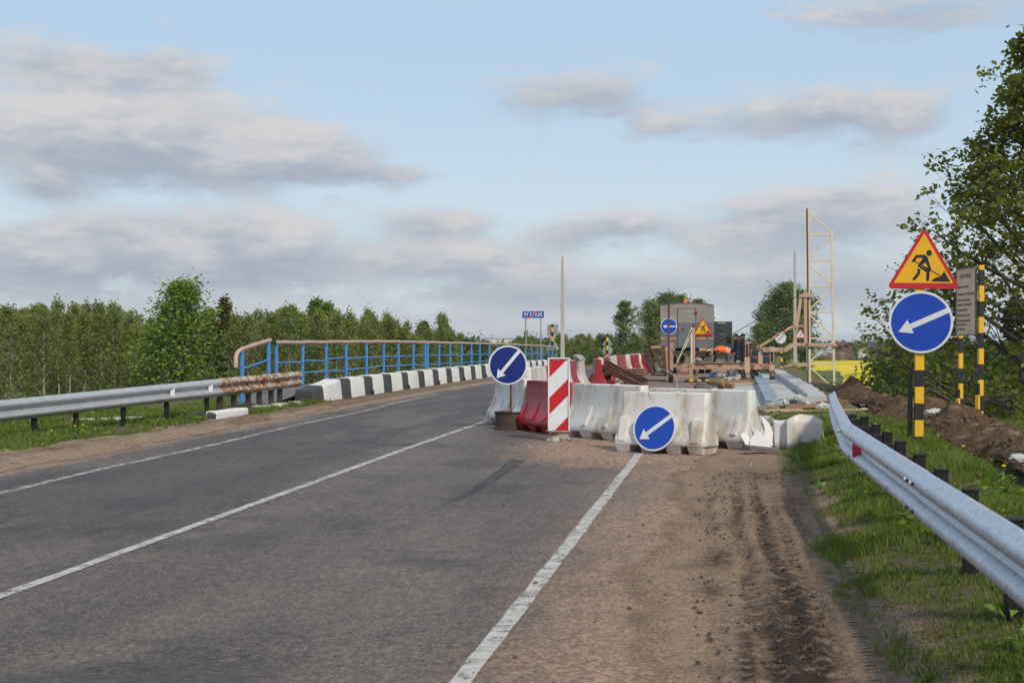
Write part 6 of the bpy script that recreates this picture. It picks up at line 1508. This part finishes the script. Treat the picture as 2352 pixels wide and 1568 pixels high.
# ------------------------------------------------------------------ bank of dug earth, stones, gravel
def spoil():
    m, tt, o = newmat('dug_earth'); v = node(tt, 'ShaderNodeTexCoord').outputs['Object']
    n1 = noise(tt, v, 3, 6, .65); n2 = noise(tt, v, 22, 6, .7)
    c = mx(tt, rg(tt, n2, .3, .7), (.060,.036,.022), (.165,.105,.066)); c = mx(tt, rg(tt, n1, .52, .66), c, mx(tt, n2, (.14,.10,.07), (.27,.205,.15)))
    b = node(tt, 'ShaderNodeBump', {'Height': mt(tt, 'ADD', n2, n1), 'Strength': .9, 'Distance': .04})
    p = node(tt, 'ShaderNodeBsdfPrincipled', {'Base Color': c, 'Roughness': .97, 'Specular IOR Level': .1, 'Normal': b.outputs[0]}); tt.links.new(p.outputs[0], o.inputs[0])
    ys = np.arange(10.5, 45, .07); us = np.linspace(-1,1,44); Y, U = np.meshgrid(ys, us, indexing='ij')
    wd = .58+.20*np.sin(Y*.7)+.14*np.sin(Y*1.9+1)+.35*(fbm(Y*0+3,Y,1.3,3)-.45)+np.clip((Y-36)/8,0,1)*.3; xc = 3.62+.1*np.sin(Y*.5)-np.clip((Y-34)/9,0,1)*.35
    X = xc+U*wd; hh = (.13+.06*np.sin(Y*1.1)+.05*np.sin(Y*2.7+2)+np.clip((Y-33)/6,0,1)*.10)*np.clip((Y-10.5)/2,0,1)*np.clip((45-Y)/3,0,1)
    Z = gz(X,Y)-.10+(hh+.12)*np.clip(1-U*U,0,1)**.75*(.25+1.5*fbm(X,Y,2.1,3))+np.clip(1-U*U,0,1)*((fbm(X,Y,9,3)-.44)*.26)
    V = np.stack([X,Y,Z],-1).reshape(-1,3); nx = len(us); i = np.arange(nx-1)[None,:]+np.arange(len(ys)-1)[:,None]*nx
    o = npmesh('earth_bank', V, np.stack([i,i+1,i+nx+1,i+nx],-1).reshape(-1,4), m, smooth=False); tag(o, 'long bank of brown earth dug from the trench right of the guardrail', 'earth bank')
    cl = []; rr = random.Random(5)
    for k in range(1100):
        y = rr.uniform(11,44); x = 3.6+rr.gauss(0,.48); s_ = rr.uniform(.02,.10)*(1.3 if rr.random() < .15 else 1); cl.append((x,y,s_))
    b = MB(); 
    for x, y, s_ in cl:
        u = (x-3.62)/.55; z = GZ(x,y)-.1+max(0,1-u*u)**.6*.24 if abs(u) < 1 else GZ(x,y); b.rock((x,y,z+s_*.25),(s_*1.3,s_,s_*.8),rr,rr.uniform(0,3))
    tag(b.build('earth_clods', m), 'loose clods of earth on and around the dug bank', kind='stuff')
spoil()
lump('stone', 'long pale slab of stone sticking out of the earth bank by the signpost', 'stone', at(2148,948,25.5), (.62,.3,.16), CONCL, 41)
for k, (px, py, d, sz) in enumerate(((2010,978,21,.12),(1985,940,30,.14),(2342,1050,15,.16))): lump('stone', ['small white stone between rail posts and earth bank','pale stone on the far part of the earth bank','stone on the near earth bank at the picture edge'][k], 'stone', at(px,py,d), (sz*1.5,sz,sz*.6), CONCL, 50+k)
def gravel(name, label, n, pts, mat, seed):
    r_ = random.Random(seed); b = MB()
    for _ in range(n):
        cx_, cy_, sx, sy = r_.choice(pts); x, y = r_.gauss(cx_,sx), r_.gauss(cy_,sy); s_ = .006+.022*r_.random()**3
        if x > .9 or x < -9.7: continue
        b.rock((x,y,float(zr(y))+.008+s_*.2),(s_*1.4,s_,s_*.8),r_,r_.uniform(0,3))
    tag(b.build(name, mat), label, kind='stuff')
gravel('gravel', 'scattered gravel on the road around the barriers', 520, [(-2.2,20.3,1.2,1.5),(-.8,18,.8,2.5),(-1,11,.6,3.),(-.2,13,.5,3.5),(-3,19,1.5,2.)], M('gravel_stone', (.20,.18,.16), (.10,.09,.085), 30, .9), 1)
gravel('gravel', 'gravel along the left shoulder below the kerb', 380, [(-9.1,27,.15,2.),(-9.2,32,.12,4.),(-8.9,20,.3,4.)], MATS['gravel_stone'], 2)
gravel('debris', 'pale chips of plastic and paper scattered on the shoulder', 60, [(-2.6,20.6,.8,.8),(.2,14,.4,3.),(-9.0,17,.2,1.5)], SWHT, 3)
# ------------------------------------------------------------------ pipe handrail of the bank stairs, bottle
hr = thing('pipe_handrail', 'rusty bent pipe handrail leading down the bank behind the information board', 'handrail', at(2122,950,27))
a0, a1, a2, a3 = at(2121,960,27), at(2123,905,27), at(2133,893,27), at(2400,1042,29)
under(MB().tube([a0+Vector((0,0,-.4)),a0,a1,a1.lerp(a2,.5)+Vector((-.015,0,.03)),a2,a2.lerp(a3,.06),a3], .033, 9).build('rail', DRUST, None, True), hr)
pm = a2.lerp(a3,.44); under(MB().tube([pm,pm+Vector((0,0,-1.1))], .028, 8).build('post', BLUEP, None, True), hr)
q = onroad(2345,1052); bz = GZ(q.x,q.y)
t_ = thing('plastic_bottle', 'crushed pale blue plastic bottle in the grass at the right picture edge', 'bottle', (q.x,q.y,bz+.09), rot=(R(76),0,R(-60)))
MB().lathe([(.07,-.16),(.085,-.14),(.085,-.02),(.078,0),(.086,.03),(.085,.10),(.04,.17),(.022,.19),(.022,.21)], 16).build('bottle_body', M('bottle_plastic', (.30,.42,.50), (.36,.47,.54), 6, .2), t_, True); MB().lathe([(.026,.20),(.026,.225)], 10).build('bottle_cap', SBLUE, t_)
# ------------------------------------------------------------------ far buildings and a field pole
BWH = M('white_render', (.62,.60,.56), (.56,.54,.50), 1, .9); BCR = M('cream_render', (.60,.46,.32), None, 1, .9); BGR = M('grey_panel_wall', (.38,.39,.40), None, 1, .9); WIN = M('window_glass', (.10,.12,.14), None, 1, .2); RFR = M('slate_roof', (.26,.26,.27), None, 1, .9); RFM = M('maroon_roof', (.16,.035,.045), None, 1, .8)
def block(label, x0, x1, d, ytop, mat, nwx, nwz, dep=14):
    k = d/3267; q = at((x0+x1)/2, 790, d); g0 = GZ(q.x,q.y)-1; H = HC+(790-ytop)*k-g0; Wd = (x1-x0)*k
    t_ = thing('apartment_building', label, 'building', (q.x,q.y,g0), YAW*.9); MB().box((0,dep/2,H/2),(Wd,dep,H)).build('wall', mat, t_); MB().box((0,dep/2,H+.15),(Wd+.5,dep+.5,.3)).build('roof', RFR, t_)
    MB().tube([(Wd*.2,dep/2,H),(Wd*.2,dep/2,H+3.)], .06, 4).build('aerial', RFR, t_)
    for i in range(nwx):
        for j in range(nwz): MB().box((-Wd/2+Wd*(i+.5)/nwx,-.03,H-1.9-2.9*j),(Wd/nwx*.5,.12,1.4)).build('window', WIN, t_)
block('long grey apartment block far off above the bridge railing', 1090, 1114, 820, 778.5, BGR, 8, 3); block('white gable end of the far apartment block', 1114.5, 1139, 815, 777.5, BWH, 0, 0)
block('cream coloured far apartment block with two windows', 1139.5, 1157, 818, 779, BCR, 2, 3); block('right white gable of the far apartment block', 1157.5, 1179, 814, 777.5, BWH, 0, 0)
def house(label, x, d, wm, hw, rh, y_eave, wall, roof, rz):
    q = at(x, 790, d); g0 = GZ(q.x,q.y); H = max(2.5, HC+(790-y_eave)*d/3267-g0); t_ = thing('house', label, 'house', (q.x,q.y,g0), rz)
    MB().prism([(-wm/2,0),(wm/2,0),(wm/2,H),(0,H+rh),(-wm/2,H)], 0, hw).build('wall', wall, t_)
    for s in (-1,1): MB().bar((s*(wm/2+.3),-.4,H-.15),(0,-.4,H+rh+.12),.001).v; m_ = MB(); m_.v = [(s*(wm/2+.35),-.4,H-.1),(0,-.4,H+rh+.15),(0,hw+.4,H+rh+.15),(s*(wm/2+.35),hw+.4,H-.1)]; m_.v += [(a,b,c+.18) for a,b,c in m_.v]; m_.f = [[0,1,2,3],[7,6,5,4],[0,4,5,1],[1,5,6,2],[2,6,7,3],[3,7,4,0]]; m_.m = [0]*6; m_.build('roof_slope', roof, t_, fix=True)
    for x_, z_ in ((-wm*.2,H*.45),(wm*.2,H*.45),(0,H+.3)): w_ = MB().box((x_,-.03,z_),(.9,.1,1.1)).build('window', WIN, t_)
house('distant white house with a grey pitched roof behind the mast', 1880, 640, 6.5, 9, 2.6, 803, BWH, RFR, R(-25)); house('distant shed with a maroon roof beyond the yellow field', 1946, 690, 13, 10, 2.2, 797, M('maroon_wall', (.14,.05,.055), None, 1, .9), RFM, R(60))
house('distant pale cottage half hidden by shrubs', 1985, 700, 7, 8, 2., 806, BWH, RFR, R(20))
q = at(1996,832,420); g0 = GZ(q.x,q.y); t_ = thing('utility_pole', 'wooden utility pole with a slanting strut in the yellow field', 'pole', (q.x,q.y,g0)); MB().tube([(0,0,0),(0,0,8.2)], .14, 6).build('mast', BARKG, t_); MB().tube([(-2.9,0,0),(-.1,0,5.2)], .11, 6).build('strut', BARKG, t_)
# ------------------------------------------------------------------ light haze over the far land
m, tt, o_ = newmat('haze_air')
pv = node(tt, 'ShaderNodeVolumePrincipled', {'Color': (.86,.91,1,1), 'Density': .00015, 'Anisotropy': .3}); tt.links.new(pv.outputs[0], o_.inputs['Volume'])
tag(MB().box((0,2380,8.5),(7600,5000,31)).build('haze', m), 'thin pale haze over the land', kind='stuff')
